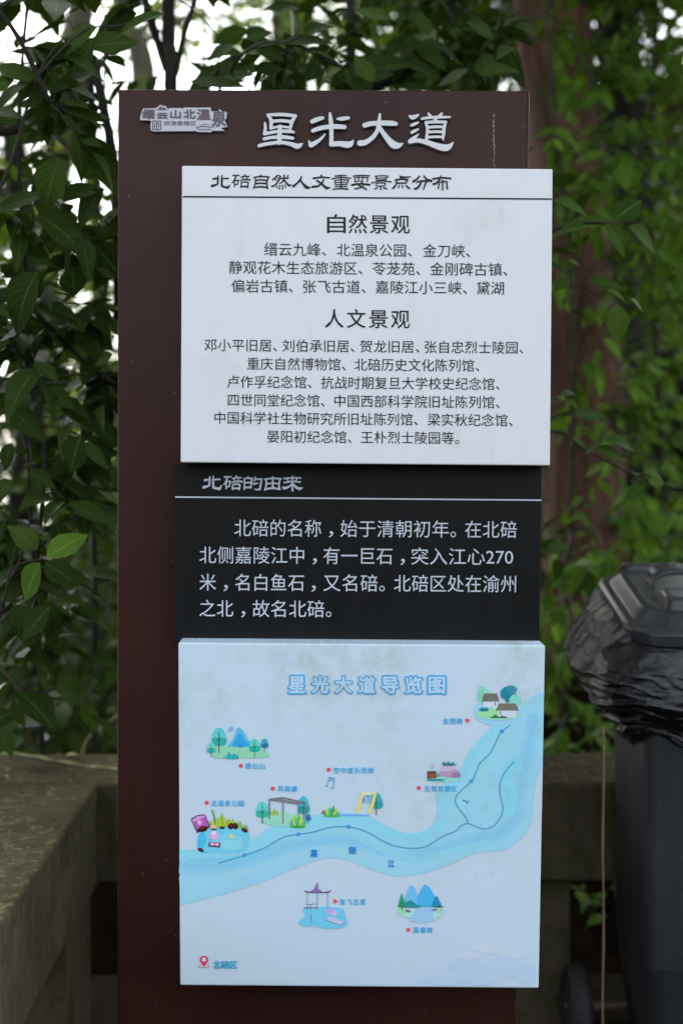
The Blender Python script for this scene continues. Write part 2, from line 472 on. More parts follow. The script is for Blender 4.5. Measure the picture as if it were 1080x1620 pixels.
rv = MB(); rv.add([(-3000, 30, -12), (3000, 30, -12), (3000, 4000, -12), (-3000, 4000, -12)], [(0, 1, 2, 3)])
rv.build('river', M_WATER, kind='structure')

# ------------------------------------------------------------------ concrete bench rail
bench = empty('concrete_bench', (-.76, 0.9, 0), 'mossy concrete bench rail turning the corner behind the brown sign', 'bench')
TOPZ = P(155, 1240, 3.6).z
UND = P(155, 1397, 3.6).z
YF, YB = .8, 1.16
XI, XO = P(155, 1240, 3.6).x, P(155, 1240, 3.6).x - .40
def slab(name, x0, x1, y0, y1, z0, z1, par, mat=M_CONC, bw=.008):
    m = MB(); nxs = max(1, int((x1 - x0) / .08)); nys = max(1, int((y1 - y0) / .08))
    m.box(x0, x1, y0, y1, z0, z1); o = m.build(name, mat, par); bevel(o, bw, 3); return o
slab('seat_beam', XO, 2.6, YF, YB, UND, TOPZ, bench)
slab('seat_beam', XO, XI, -1.6, YF - .003, UND, TOPZ + .002, bench)
slab('leg', P(700, 1500, 3.6).x, P(905, 1500, 3.6).x, YF + .03, YF + .30, -.02, UND - .002, bench)
slab('leg', XI - .30, XI - .012, .42, .75, -.02, UND - .002, bench)
slab('leg', 1.7, 2.0, YF + .03, YF + .30, -.02, UND - .002, bench)
slab('leg', XI - .30, XI - .012, -1.1, -.8, -.02, UND - .002, bench)
# straw vine lying on the bench
vp = [(-40, 1197), (10, 1192), (50, 1196), (90, 1204), (140, 1212), (185, 1216), (240, 1220)]
def on_top(px, py, z=None):
    z = TOPZ + .004 if z is None else z
    r = ray(px, py); return CAM + r * ((z - CAM.z) / r.z)
pts = smooth_pts([tuple(on_top(*q)) for q in vp], 6)
m = MB()
for i, p in enumerate(pts):
    p = Vector(p); d = (Vector(pts[min(i + 1, len(pts) - 1)]) - Vector(pts[max(0, i - 1)])).normalized(); s_ = d.cross(Vector((0, 0, 1))) * (.0045 + .003 * math.sin(i * 1.3))
    m.v += [tuple(p - s_), tuple(p + Vector((0, 0, .004 + .003 * math.sin(i)))), tuple(p + s_)]
n = len(pts); m.f = [(3 * i + k, 3 * i + k + 1, 3 * i + k + 4, 3 * i + k + 3) for i in range(n - 1) for k in (0, 1)]; m.c = [None] * len(m.f)
M_STRAW = mat_noise('pale_green_straw', (.20, .23, .07), (.38, .38, .17), 40, .7, .2)
m.build('straw_strip', M_STRAW, origin=pts[0], label='pale yellow-green dry plant strip lying along the far left bench top', category='plant strip')
# fallen leaves on the bench
lc = {'red': (.25, .035, .02), 'yellow': (.36, .42, .04), 'brown': (.10, .055, .03)}
fall = [(10, 1219, 'red', 'small red fallen leaf on the far left bench top', .028), (13, 1229, 'yellow', 'bright yellow-green fallen leaf on the bench beside the red one', .032),
        (66, 1214, 'brown', 'dark brown curled fallen leaf under the straw strip on the bench', .03),
        (106, 1219, 'brown', 'dark brown fallen leaf on the bench near the brown sign', .035),
        (114, 1236, 'yellow', 'yellowish fallen leaf near the inner bench corner', .018), (105, 1195, 'yellow', 'pale curved fallen leaf behind the straw strip', .05),
        (138, 1203, 'red', 'tiny reddish fallen leaf between straw strip and brown sign', .018)]
for px, py, cn, lab, sz in fall:
    mt = bpy.data.materials.get('fallen_' + cn) or mat_noise('fallen_' + cn, tuple(x * .7 for x in lc[cn]), lc[cn], 60, .7, 0)
    me = leaf_mesh(1, mt); p = on_top(px, py, TOPZ + .008)
    o = bpy.data.objects.new('fallen_leaf', me); C.objects.link(o)
    o.matrix_world = leaf_matrix(p, Vector((random.Random(px).uniform(-1, 1), .5, .1)), Vector((.2, .1, 1)), sz)
    o['label'] = lab; o['category'] = 'leaf'

# ------------------------------------------------------------------ the sign
Y0, YBK, YW = 0.0, -.045, -.11
sign = empty('information_sign', (onplane(512, 900, 0).x, .05, 0), 'tall brown metal sign board carrying two white panels and one black panel of Chinese text', 'sign')
def quad_box(name, corners, y0, y1, mat, par, bw=.0015, shift=(0, 0)):
    """corners TL TR BR BL photograph pixels on the front plane y0; back plane y1"""
    q = [onplane(x, y, y0) for x, y in corners]
    vs = q + [Vector((p.x, y1, p.z)) for p in q]
    m = MB(); m.add(vs, [(3, 2, 1, 0)[::-1], (4, 5, 6, 7)[::-1], (0, 4, 5, 1)[::1], (1, 5, 6, 2), (2, 6, 7, 3), (3, 7, 4, 0)])
    o = m.build(name, mat, par)
    import bmesh
    bm = bmesh.new(); bm.from_mesh(o.data); bmesh.ops.recalc_face_normals(bm, faces=bm.faces); bm.to_mesh(o.data); bm.free()
    bevel(o, bw, 2); return o
tl, tr = onplane(187, 141.2, 0), onplane(837.5, 143.5, 0)
br_, bl_ = onplane(816, 1600, 0), onplane(185.5, 1600, 0)
zb = 0.0
def ext(a, b): return a + (b - a) * ((zb - a.z) / (b.z - a.z))
q = [tl, tr, ext(tr, br_), ext(tl, bl_)]
m = MB(); vs = q + [Vector((p.x, .10, p.z)) for p in q]
m.add(vs, [(0, 1, 2, 3), (7, 6, 5, 4), (4, 5, 1, 0), (5, 6, 2, 1), (6, 7, 3, 2), (7, 4, 0, 3)])
bevel(m.build('board', M_BROWN, sign), .003, 2)
# thin folded lip along the board's right edge
m = MB(); a, b = onplane(833.2, 146, -.0008), onplane(812, 1600, -.0008)
m.add([a, a + Vector((.0015, 0, 0)), b + Vector((.0015, 0, 0)), b], [(0, 3, 2, 1)]); m.build('edge_seam', M_BARKDARK, sign)
white = quad_box('white_panel', [(288, 262), (873.6, 267.3), (869.4, 736.6), (285.8, 731.6)], YW, -.001, M_WHITE, sign, .0025); white['label'] = 'white list panel of scenic spots'
black = quad_box('black_panel', [(276.8, 734), (857, 737.5), (852.6, 1020), (276.2, 1016)], YBK, -.002, M_BLACK, sign, .002); black['label'] = 'black panel with the history text'
mapp = quad_box('map_panel', [(282.2, 1016.6), (861.8, 1021), (851.6, 1563.6), (285, 1559)], YW, -.003, M_PRINT, sign, .003); mapp['label'] = 'pale blue illustrated map panel'
me = mapp.data; at = me.color_attributes.new('Col', 'FLOAT_COLOR', 'CORNER')
KM = 1.42                                          # how much brighter the ink is than its photographed value
def ink(c, k=None): return lin(c, k or KM)
MAPBASE = ink((184, 201, 213))
at.data.foreach_set('color', list(MAPBASE + (1,)) * len(me.loops))

# ---- text
_tc = {}
def glyphs(s, offset=0.0, shear=0.0):
    key = (s, offset, shear)
    if key not in _tc:
        cu = bpy.data.curves.new('t', 'FONT'); cu.body = s; cu.size = 1; cu.offset = offset; cu.resolution_u = 3; cu.shear = shear
        o = bpy.data.objects.new('t', cu); C.objects.link(o)
        bpy.context.view_layer.update()
        me = bpy.data.meshes.new_from_object(o.evaluated_get(bpy.context.evaluated_depsgraph_get()))
        v = np.array([tuple(x.co) for x in me.vertices]); f = [tuple(p.vertices) for p in me.polygons]
        bpy.data.objects.remove(o); bpy.data.curves.remove(cu); bpy.data.meshes.remove(me)
        _tc[key] = (v, f)
    return _tc[key]
EMH = 1.0
def put_text(mb, s, x0, x1, yc, em, y, slope=0.0, offset=0.0, col=None, ybox=None, depth=0.0, shear=0.0, ref=580, cw=None):
    """offset: stroke thickening in parts of the em square, made by striking the glyph several times round its place"""
    if cw and len(s) > 1:
        pitch = (x1 - x0 - cw) / (len(s) - 1)
        for k, ch in enumerate(s):
            put_text(mb, ch, x0 + pitch * k, x0 + pitch * k + cw, yc, em, y, slope, offset, col, ybox, ref=ref)
        return
    if offset > .0045:
        px = offset * (abs(x1 - x0) / max(1, len(s)))
        n = 8 if offset > .015 else 6
        for k in range(n):
            a = 2 * math.pi * k / n + .2
            put1(mb, s, x0 + px + px * math.cos(a), x1 - px + px * math.cos(a), yc + px * math.sin(a), em, y - .00001 * k, slope, col, (ybox[0] + px + px * math.sin(a), ybox[1] - px + px * math.sin(a)) if ybox else None, ref)
    else: put1(mb, s, x0, x1, yc, em, y, slope, col, ybox, ref)
def put1(mb, s, x0, x1, yc, em, y, slope, col, ybox, ref, offset=0.0, shear=0.0):
    """ink fills x0..x1 (pixels) on plane y; em = pixel size of the character square, or ybox=(top,bottom) of the ink"""
    v, f = glyphs(s, offset, shear)
    y0p = yc + (x0 - ref) * slope; y1p = yc + (x1 - ref) * slope
    A, Bp = onplane(x0, y0p, y), onplane(x1, y1p, y)
    W = (Bp - A); L = W.length; d = W / L; up = Vector((-d.z, 0, d.x))
    mpp = L / (x1 - x0)
    vx0, vx1 = v[:, 0].min(), v[:, 0].max(); sx = L / (vx1 - vx0)
    if ybox:
        vy0, vy1 = v[:, 1].min(), v[:, 1].max(); sy = (ybox[1] - ybox[0]) * mpp / (vy1 - vy0); cy = (vy0 + vy1) / 2
    else:
        ev, _ = glyphs('国', 0); ey0, ey1 = ev[:, 1].min(), ev[:, 1].max()
        sy = em * .90 * mpp / (ey1 - ey0); cy = (ey0 + ey1) / 2
    pts = [A + d * float((p[0] - vx0) * sx) + up * float((p[1] - cy) * sy) for p in v]
    # make the faces look at the camera
    ff = []
    for q_ in f:
        a, b, c_ = pts[q_[0]], pts[q_[1]], pts[q_[2]]
        ff.append(q_ if (b - a).cross(c_ - a).y < 0 else q_[::-1])
    mb.add(pts, ff, col)
def rule(name, x0, y0, x1, y1, th, y, mat, par):
    a, b = onplane(x0, y0, y), onplane(x1, y1, y); h = Vector((0, 0, th / 2 * 2.75 / 2250))
    m = MB(); m.add([a - h, b - h, b + h, a + h], [(0, 1, 2, 3)]); return m.build(name, mat, par)

SL = .0088
YP = YW - .0008
def cx(x): return 280 + x / 1.8
def cy_(y): return 320 + y / 1.8
# ---- brush-written panel headings, traced stroke by stroke (x, y, width)
HEAD = [
 ((330, 272), [
  [(72, 122, 34), (110, 112, 34), (160, 108, 28)], [(165, 58, 16), (160, 120, 32), (155, 205, 30)], [(50, 240, 44), (100, 228, 38), (158, 205, 24)],
  [(230, 50, 18), (226, 130, 34), (226, 245, 34)], [(232, 118, 26), (290, 110, 26), (340, 108, 30)], [(226, 242, 34), (280, 258, 36), (330, 262, 44), (365, 215, 8)],
  [(415, 60, 34), (460, 58, 24), (525, 58, 24)], [(470, 62, 24), (445, 130, 26), (400, 190, 18)], [(440, 150, 22), (442, 255, 20)], [(440, 145, 20), (515, 138, 22)], [(512, 138, 24), (490, 215, 22)], [(445, 215, 18), (492, 210, 18)],
  [(618, 40, 18), (620, 68, 28)], [(545, 88, 20), (615, 74, 22), (698, 76, 22)], [(590, 90, 18), (580, 125, 16)], [(660, 90, 20), (640, 125, 16)], [(535, 148, 18), (620, 128, 24), (715, 135, 30)], 
  [(555, 180, 22), (610, 168, 22), (680, 178, 26)], [(560, 180, 20), (550, 270, 22)], [(680, 180, 24), (664, 272, 24)], [(550, 255, 28), (610, 244, 28), (666, 258, 28)],
  [(890, 44, 20), (892, 78, 34)], [(762, 92, 18), (890, 76, 28), (1038, 84, 24)], [(800, 95, 24), (800, 180, 26), (765, 290, 20)], [(1018, 90, 26), (992, 180, 28), (1006, 290, 28)], [(800, 145, 26), (890, 132, 28), (1000, 144, 26)], [(800, 200, 26), (890, 190, 28), (1000, 200, 26)], [(780, 262, 26), (890, 252, 30), (1004, 264, 30)]]),
 ((425, 272), [
  [(155, 50, 18), (110, 92, 24), (62, 140, 24)], [(150, 52, 24), (205, 78, 24)], [(204, 76, 26), (160, 160, 28), (100, 230, 30), (50, 245, 34)], [(130, 90, 18), (168, 110, 18)], [(100, 120, 18), (140, 145, 18)],
  [(262, 45, 24), (262, 100, 26), (240, 165, 24), (178, 200, 12)], [(205, 118, 22), (270, 104, 26), (338, 106, 26)], [(262, 130, 28), (310, 195, 32), (350, 228, 42), (392, 212, 10)], [(332, 55, 24), (318, 85, 22)],
  [(150, 232, 20), (130, 272, 20)], [(188, 225, 20), (182, 292, 22)], [(232, 220, 20), (240, 294, 22)], [(268, 215, 20), (292, 265, 22)],
  [(562, 68, 20), (535, 135, 34), (480, 195, 32), (412, 248, 44)], [(535, 125, 30), (580, 195, 34), (650, 262, 56), (722, 262, 10)],
  [(895, 48, 30), (905, 88, 40)], [(755, 108, 34), (900, 90, 30), (1040, 98, 26)], [(945, 122, 24), (905, 190, 28), (840, 240, 34), (740, 252, 40)], [(820, 145, 34), (900, 195, 34), (960, 255, 44), (1005, 272, 46), (1056, 262, 10)]]),
 ((520, 272), [
  [(100, 70, 24), (200, 58, 22), (305, 58, 20)], [(45, 118, 22), (200, 92, 22), (378, 106, 22)], [(210, 50, 20), (210, 285, 26)], [(105, 138, 20), (112, 220, 20)], [(100, 142, 18), (210, 132, 18), (335, 136, 20)], [(332, 138, 22), (308, 218, 20)], [(112, 180, 16), (300, 172, 16)], [(110, 218, 18), (300, 208, 18)], [(100, 254, 18), (210, 244, 18), (308, 248, 20)], [(65, 296, 20), (200, 282, 24), (330, 292, 28)],
  [(410, 70, 24), (550, 56, 22), (700, 64, 22)], [(440, 100, 16), (446, 180, 20)], [(430, 98, 16), (560, 90, 18), (672, 96, 20)], [(668, 98, 20), (648, 170, 18)], [(515, 65, 16), (500, 150, 18), (460, 165, 12)], [(578, 65, 16), (572, 160, 16)], [(460, 160, 16), (560, 150, 14)],
  [(575, 150, 26), (540, 205, 26), (470, 190, 10)], [(385, 222, 36), (540, 200, 26), (700, 218, 38)], [(600, 215, 20), (545, 262, 24), (440, 288, 22)], [(500, 220, 20), (570, 255, 26), (645, 300, 28)],
  [(785, 72, 20), (900, 62, 18), (1018, 68, 22)], [(805, 75, 20), (812, 140, 18)], [(1005, 75, 22), (960, 140, 18)], [(815, 105, 16), (975, 100, 16)], [(812, 138, 18), (965, 132, 18)], [(725, 188, 22), (890, 152, 18), (1065, 168, 26)],
  [(808, 195, 20), (812, 242, 18)], [(800, 195, 18), (890, 184, 18), (970, 194, 20)], [(968, 195, 20), (952, 240, 18)], [(812, 240, 18), (955, 234, 18)], [(885, 235, 24), (885, 305, 22)], [(830, 268, 18), (780, 290, 26)], [(925, 265, 18), (985, 285, 34)]]),
 ((617, 272), [
  [(165, 55, 18), (180, 125, 28)], [(185, 85, 32), (270, 88, 28), (350, 80, 20)], [(80, 138, 26), (190, 120, 28), (300, 132, 30)], [(105, 140, 28), (100, 215, 28), (40, 280, 34)], [(300, 130, 30), (262, 195, 26)], [(110, 190, 26), (262, 188, 26)],
  [(155, 225, 20), (140, 270, 22)], [(205, 225, 20), (212, 272, 22)], [(265, 230, 24), (330, 280, 36)],
  [(505, 65, 26), (450, 125, 34), (385, 165, 38)], [(570, 62, 24), (620, 120, 34), (705, 155, 46)], [(450, 175, 28), (540, 150, 28), (650, 158, 26)], [(530, 165, 28), (500, 230, 34), (440, 285, 38), (405, 275, 24)], [(615, 160, 30), (590, 230, 26), (565, 300, 22)],
  [(865, 60, 22), (845, 120, 32), (800, 180, 36), (728, 210, 34)], [(725, 118, 34), (870, 96, 28), (1035, 110, 30)], [(845, 165, 20), (815, 285, 24)], [(840, 170, 18), (965, 160, 24)], [(965, 162, 24), (972, 292, 30)], [(895, 135, 26), (892, 308, 26)]])]
HEAD2 = [
 ((318, 748), [
  [(55, 128, 40), (110, 118, 36), (150, 112, 30)], [(152, 60, 20), (148, 120, 34), (142, 220, 34)], [(36, 252, 46), (90, 235, 40), (145, 220, 26)], [(212, 52, 20), (208, 130, 36), (210, 250, 36)], [(210, 122, 30), (270, 112, 30), (326, 112, 32)], [(210, 252, 38), (270, 266, 40), (320, 268, 48), (356, 205, 8)],
  [(400, 75, 36), (450, 68, 28), (520, 68, 26)], [(450, 75, 26), (430, 140, 30), (390, 205, 20)], [(432, 160, 26), (430, 275, 24)], [(430, 152, 24), (505, 145, 26)], [(500, 150, 26), (482, 240, 26)], [(430, 240, 20), (485, 235, 20)],
  [(600, 45, 22), (605, 75, 30)], [(535, 100, 22), (600, 82, 28), (690, 84, 26)], [(575, 100, 20), (565, 140, 18)], [(640, 98, 22), (625, 138, 18)], [(520, 170, 22), (610, 146, 30), (705, 152, 34)], [(545, 205, 24), (600, 192, 26), (665, 202, 28)], [(545, 205, 24), (535, 290, 24)], [(665, 205, 28), (652, 290, 26)], [(538, 275, 30), (600, 262, 30), (655, 278, 30)],
  [(805, 60, 20), (800, 100, 34)], [(730, 98, 20), (800, 92, 30), (890, 100, 28)], [(742, 100, 28), (740, 290, 26)], [(870, 105, 30), (850, 262, 30)], [(745, 170, 30), (855, 165, 30)], [(740, 252, 30), (850, 248, 32)],
  [(925, 65, 20), (925, 120, 28), (905, 145, 16)], [(920, 112, 28), (1045, 105, 28)], [(1035, 108, 28), (1020, 200, 30), (1005, 280, 34)], [(1005, 280, 34), (950, 288, 26), (905, 275, 8)], [(895, 190, 38), (975, 178, 20)]]),
 ((385, 748), [
  [(502, 60, 22), (502, 270, 38)], [(358, 110, 24), (500, 95, 32), (648, 104, 30)], [(388, 112, 32), (392, 200, 30), (365, 300, 26)], [(625, 112, 30), (608, 200, 30), (620, 290, 36)], [(392, 190, 26), (500, 176, 28), (610, 188, 26)], [(380, 278, 32), (500, 262, 34), (618, 278, 32)],
  [(838, 58, 26), (838, 310, 34)], [(690, 98, 32), (838, 86, 26), (985, 88, 26)], [(695, 168, 32), (838, 148, 26), (975, 158, 30)], [(750, 108, 24), (775, 150, 20)], [(915, 105, 24), (885, 145, 20)], [(835, 180, 28), (780, 235, 34), (690, 262, 46), (675, 228, 12)], [(845, 185, 28), (900, 245, 40), (960, 272, 48), (1015, 252, 10)]])]
def flat_stroke(mb, pts, off, sc, y, grow=0):
    pts = smooth_pts(pts, 5); n = len(pts); L_, R_ = [], []
    for i, (x, yy, w) in enumerate(pts):
        a, b = pts[max(0, i - 1)], pts[min(n - 1, i + 1)]; dx, dy = b[0] - a[0], b[1] - a[1]; l = math.hypot(dx, dy) or 1; w += grow
        e = -.18 * w if i == 0 else (.18 * w if i == n - 1 else 0)
        x += dx / l * e; yy += dy / l * e
        L_.append((x - dy / l * w / 2, yy + dx / l * w / 2)); R_.append((x + dy / l * w / 2, yy - dx / l * w / 2))
    V = [onplane(off[0] + a / sc, off[1] + b / sc, y) for a, b in L_ + R_]
    mb.add(V, [(i, i + 1, n + i + 1, n + i) for i in range(n - 1)])
for heads, yy, mt, par in ((HEAD, YP, M_BLKINK, white), (HEAD2, YBK - .0008, M_WHTINK, black)):
    mb = MB(); k = 0
    for off, sts in heads:
        for st_ in sts: flat_stroke(mb, st_, off, 10.8, yy - .00001 * k, -2 if par is white else 0); k += 1
    mb.build('brush_heading', mt, par)
rule('rule_line', 289.5, 311, 872.3, 314.8, 2.2, YP, M_BLKINK, white)
for s_, x0, x1, y0, y1 in (('自然景观', 427, 662, 38, 88), ('人文景观', 421, 662, 308, 358)):
    m = MB(); put_text(m, s_, cx(x0), cx(x1), cy_((y0 + y1) / 2), 31, YP, SL, .006, cw=29.5); m.build('heading_line', M_BLKINK, white)
LINES = [(137, [('缙云九峰、', 248, 424), ('北温泉公园、', 455, 668), ('金刀峡、', 700, 834)], 21.6),
         (189, [('静观花木生态旅游区、', 148, 528), ('苓茏苑、', 556, 692), ('金刚碑古镇、', 720, 940)], 21.6),
         (242, [('偏岩古镇、', 155, 330), ('张飞古道、', 359, 537), ('嘉陵江小三峡、', 565, 825), ('黛湖', 852, 930)], 21.6),
         (411, [('邓小平旧居、', 78, 285), ('刘伯承旧居、', 300, 505), ('贺龙旧居、', 520, 690), ('张自忠烈士陵园、', 705, 985)], 20.6),
         (463, [('重庆自然博物馆、', 200, 480), ('北碚历史文化陈列馆、', 505, 860)], 20.6),
         (515, [('卢作孚纪念馆、', 143, 383), ('抗战时期复旦大学校史纪念馆、', 410, 918)], 20.6),
         (567, [('四世同堂纪念馆、', 145, 420), ('中国西部科学院旧址陈列馆、', 448, 918)], 20.6),
         (618, [('中国科学社生物研究所旧址陈列馆、', 107, 685), ('梁实秋纪念馆、', 713, 955)], 20.6),
         (670, [('晏阳初纪念馆、', 257, 497), ('王朴烈士陵园等。', 523, 803)], 20.6)]
for yc, segs, em in LINES:
    for s_, x0, x1 in segs:
        m = MB(); put_text(m, s_, cx(x0), cx(x1), cy_(yc), em, YP, SL, .003); m.build('phrase', M_BLKINK, white)
YP2 = YBK - .0008
def kx(x): return 260 + x / 1.742
def ky(y): return 720 + y / 1.742
rule('rule_line', 277.2, 786.3, 856, 791.3, 2.2, YP2, M_WHTINK, black)
BL = [(202, [('北碚的名称', 193, 432), ('，', 453, 465), ('始于清朝初年。', 485, 803), ('在北碚', 828, 970)]),
      (277, [('北侧嘉陵江中', 97, 385), ('，', 408, 420), ('有一巨石', 438, 628), ('，', 650, 662), ('突入江心270', 680, 960)]),
      (352, [('米', 97, 143), ('，', 163, 175), ('名白鱼石', 195, 385), ('，', 405, 417), ('又名碚。', 438, 607), ('北碚区处在渝州', 632, 968)]),
      (424, [('之北', 97, 190), ('，', 212, 223), ('故名北碚。', 243, 460)])]
for yc, segs in BL:
    for s_, x0, x1 in segs:
        m = MB(); put_text(m, s_, kx(x0), kx(x1), ky(yc) + 1, 28.5, YP2, .006, .002); m.build('phrase', M_WHTINK, black)

# ---- raised silver title, traced stroke by stroke
def stroke(mb, pts, y0, y1, sub=6, off=(0, 0), sc=6.75):
    pts = smooth_pts(pts, sub); L_, R_ = [], []
    for i, (x, y, w) in enumerate(pts):
        a, b = pts[max(0, i - 1)], pts[min(len(pts) - 1, i + 1)]
        dx, dy = b[0] - a[0], b[1] - a[1]; l = math.hypot(dx, dy) or 1
        nx_, ny_ = -dy / l * w / 2, dx / l * w / 2
        L_.append((x + nx_, y + ny_)); R_.append((x - nx_, y - ny_))
    def cap(pt, prev, w):
        dx, dy = pt[0] - prev[0], pt[1] - prev[1]; l = math.hypot(dx, dy) or 1; dx /= l; dy /= l
        return [(pt[0] + dx * w * .5 * math.sin(a) - dy * w * .5 * math.cos(a), pt[1] + dy * w * .5 * math.sin(a) + dx * w * .5 * math.cos(a)) for a in (.6, 1.2, math.pi - 1.2, math.pi - .6)]
    front = [onplane(off[0] + x / sc, off[1] + y / sc, y0) for x, y in L_ + cap(pts[-1], pts[-2], pts[-1][2]) + R_[::-1]
             + cap(pts[0], pts[1], pts[0][2])]
    # strips instead of one big face keep it clean
    nL = len(L_)
    fr = lambda lst: [onplane(off[0] + x / sc, off[1] + y / sc, y0) for x, y in lst]
    A, Bq = fr(L_), fr(R_)
    mb.add(A + Bq, [(i, i + 1, nL + i + 1, nL + i) for i in range(nL - 1)], 'F')
    e1 = fr([L_[-1]] + cap(pts[-1], pts[-2], pts[-1][2]) + [R_[-1]]); mb.add(e1, [tuple(range(len(e1)))], 'F')
    e0 = fr([R_[0]] + cap(pts[0], pts[1], pts[0][2]) + [L_[0]]); mb.add(e0, [tuple(range(len(e0)))], 'F')
    n = len(front); back = [Vector((p.x, y1, p.z)) for p in front]
    mb.add(front + back, [(i, (i + 1) % n, n + (i + 1) % n, n + i) for i in range(n)], 'S')
CH = {
 'star': ((400, 170), [
  [(158, 84, 26), (188, 120, 36), (196, 170, 38), (192, 222, 34)], [(155, 78, 24), (230, 76, 34), (330, 76, 38), (455, 90, 34)], [(452, 90, 34), (418, 150, 38), (398, 222, 30)],
  [(200, 148, 36), (300, 141, 34), (400, 150, 36)], [(190, 222, 26), (290, 204, 26), (395, 214, 26)],
  [(128, 165, 22), (133, 210, 30), (128, 262, 38)], [(125, 280, 38), (200, 266, 34), (290, 254, 34), (390, 254, 38), (436, 264, 24)],
  [(290, 205, 48), (286, 280, 48), (283, 375, 50)], [(120, 335, 34), (200, 320, 34), (330, 315, 40), (425, 328, 32)],
  [(66, 408, 34), (150, 388, 36), (290, 372, 36), (400, 388, 42), (468, 412, 56), (505, 402, 40), (528, 384, 12)]]),
 'light': ((400, 170), [
  [(632, 150, 44), (690, 126, 46), (745, 112, 34)], [(900, 122, 22), (950, 120, 42), (1018, 112, 34)],
  [(822, 62, 26), (828, 120, 44), (836, 200, 46), (838, 300, 44), (836, 392, 44)], [(640, 248, 40), (700, 226, 46), (790, 208, 46), (900, 203, 50), (978, 208, 44)],
  [(768, 284, 14), (735, 325, 26), (680, 368, 40), (620, 400, 54)], [(615, 402, 44), (604, 375, 24), (594, 350, 8)],
  [(836, 392, 50), (920, 386, 54), (1005, 396, 68), (1045, 385, 56), (1072, 348, 10)]]),
 'big': ((560, 170), [
  [(112, 190, 52), (180, 172, 50), (300, 166, 52), (400, 168, 54), (446, 175, 40)], [(274, 72, 24), (269, 130, 38), (264, 205, 46)],
  [(262, 195, 44), (240, 262, 42), (190, 325, 46), (120, 372, 54), (62, 380, 62)], [(264, 205, 44), (310, 272, 48), (370, 350, 62), (425, 398, 78), (478, 404, 54), (520, 382, 10)]]),
 'road': ((560, 170), [
  [(592, 90, 24), (625, 106, 48), (682, 80, 24)], [(610, 190, 28), (645, 176, 32), (684, 160, 18)], [(614, 266, 30), (650, 248, 32), (684, 230, 18)],
  [(684, 284, 14), (655, 312, 30), (618, 342, 44), (596, 362, 48)], [(596, 362, 48), (680, 352, 44), (780, 374, 52), (880, 410, 62), (960, 430, 72), (1012, 418, 56), (1058, 372, 10)],
  [(792, 62, 20), (812, 92, 34)], [(934, 64, 24), (908, 96, 36)], [(722, 120, 26), (800, 108, 30), (900, 104, 32), (1022, 102, 20)],
  [(866, 112, 38), (866, 150, 44)], [(762, 158, 26), (782, 220, 34), (778, 280, 32), (770, 345, 34)], [(974, 152, 28), (958, 230, 36), (952, 290, 34), (948, 346, 16)],
  [(765, 158, 30), (870, 154, 34), (978, 155, 30)], [(780, 212, 28), (870, 206, 30), (960, 208, 28)], [(778, 264, 28), (870, 258, 30), (955, 262, 28)], [(775, 318, 26), (870, 312, 28), (950, 316, 26)]])}
for nm, (off, sts) in CH.items():
    mb = MB()
    for k, s_ in enumerate(sts): stroke(mb, s_, -.0125 - .00012 * k, -.001, off=off)
    mi = [0 if c == 'F' else 1 for c in mb.c]; mb.c = [None] * len(mb.f)
    o = mb.build('title_character', M_SILVER, sign); o.data.materials.append(M_RETURN); o.data.polygons.foreach_set('material_index', mi)
# ---- logo plate
def lx(x): return 215 + x / 7.2
def ly(y): return 155 + y / 7.2
plate_pts = [(50, 215), (70, 150), (85, 120), (230, 115), (285, 75), (315, 92), (335, 88), (370, 128), (385, 115), (520, 115), (540, 125), (545, 108), (690, 110),
             (850, 108), (860, 152), (925, 155), (957, 127), (980, 155), (1035, 160), (1030, 230), (1008, 245), (1042, 325), (990, 335), (965, 345), (1012, 372),
             (870, 370), (855, 388), (700, 385), (685, 375), (200, 380), (170, 365), (165, 320), (175, 262), (160, 255), (50, 252)]
mb = MB(); fr = [onplane(lx(x), ly(y), -.010) for x, y in plate_pts]; n = len(fr); bk = [Vector((p.x, -.001, p.z)) for p in fr]
mb.add(fr + bk, [tuple(range(n))] + [(i, (i + 1) % n, n + (i + 1) % n, n + i) for i in range(n)]); plate = mb.build('logo_plate', M_LOGOPLATE, sign)
mb = MB(); YL = -.0108
for s_, x0, x1, y0, y1 in (('缙', 72, 222, 126, 240), ('云', 236, 366, 168, 240), ('山', 392, 515, 135, 236), ('北', 540, 682, 130, 238), ('温', 692, 852, 125, 250), ('泉', 864, 1028, 142, 325)):
    put_text(mb, s_, lx(x0), lx(x1), ly((y0 + y1) / 2), 20, YL, 0, .035, ybox=(ly(y0), ly(y1)))
mb.build('logo_lettering', M_LOGOINK, plate)
mb = MB(); put_text(mb, '旅游度假区', lx(318), lx(686), ly(287), 8, YL, 0, .006, ybox=(ly(262), ly(312))); mb.build('logo_subtitle', M_LOGOINK, plate)
def flat(mb, pts, y, col=None): mb.add([onplane(x, yy, y) for x, yy in pts], [tuple(range(len(pts)))], col)
mb = MB(); flat(mb, [(lx(x), ly(y)) for x, y in [(238, 138), (285, 92), (305, 112), (325, 105), (362, 138)]], YL)
mb.build('logo_mountain', M_LOGOINK, plate)
mb = MB()
def line2(mb, pts, w, y, col=None, off=None):
    for a, b in zip(pts[:-1], pts[1:]):
        dx, dy = b[0] - a[0], b[1] - a[1]; l = math.hypot(dx, dy) or 1; nx_, ny_ = -dy / l * w / 2, dx / l * w / 2
        ex, ey = dx / l * w * .15, dy / l * w * .15
        flat(mb, [(a[0] - nx_ - ex, a[1] - ny_ - ey), (b[0] - nx_ + ex, b[1] - ny_ + ey), (b[0] + nx_ + ex, b[1] + ny_ + ey), (a[0] + nx_ - ex, a[1] + ny_ - ey)], y, col); y -= .000004
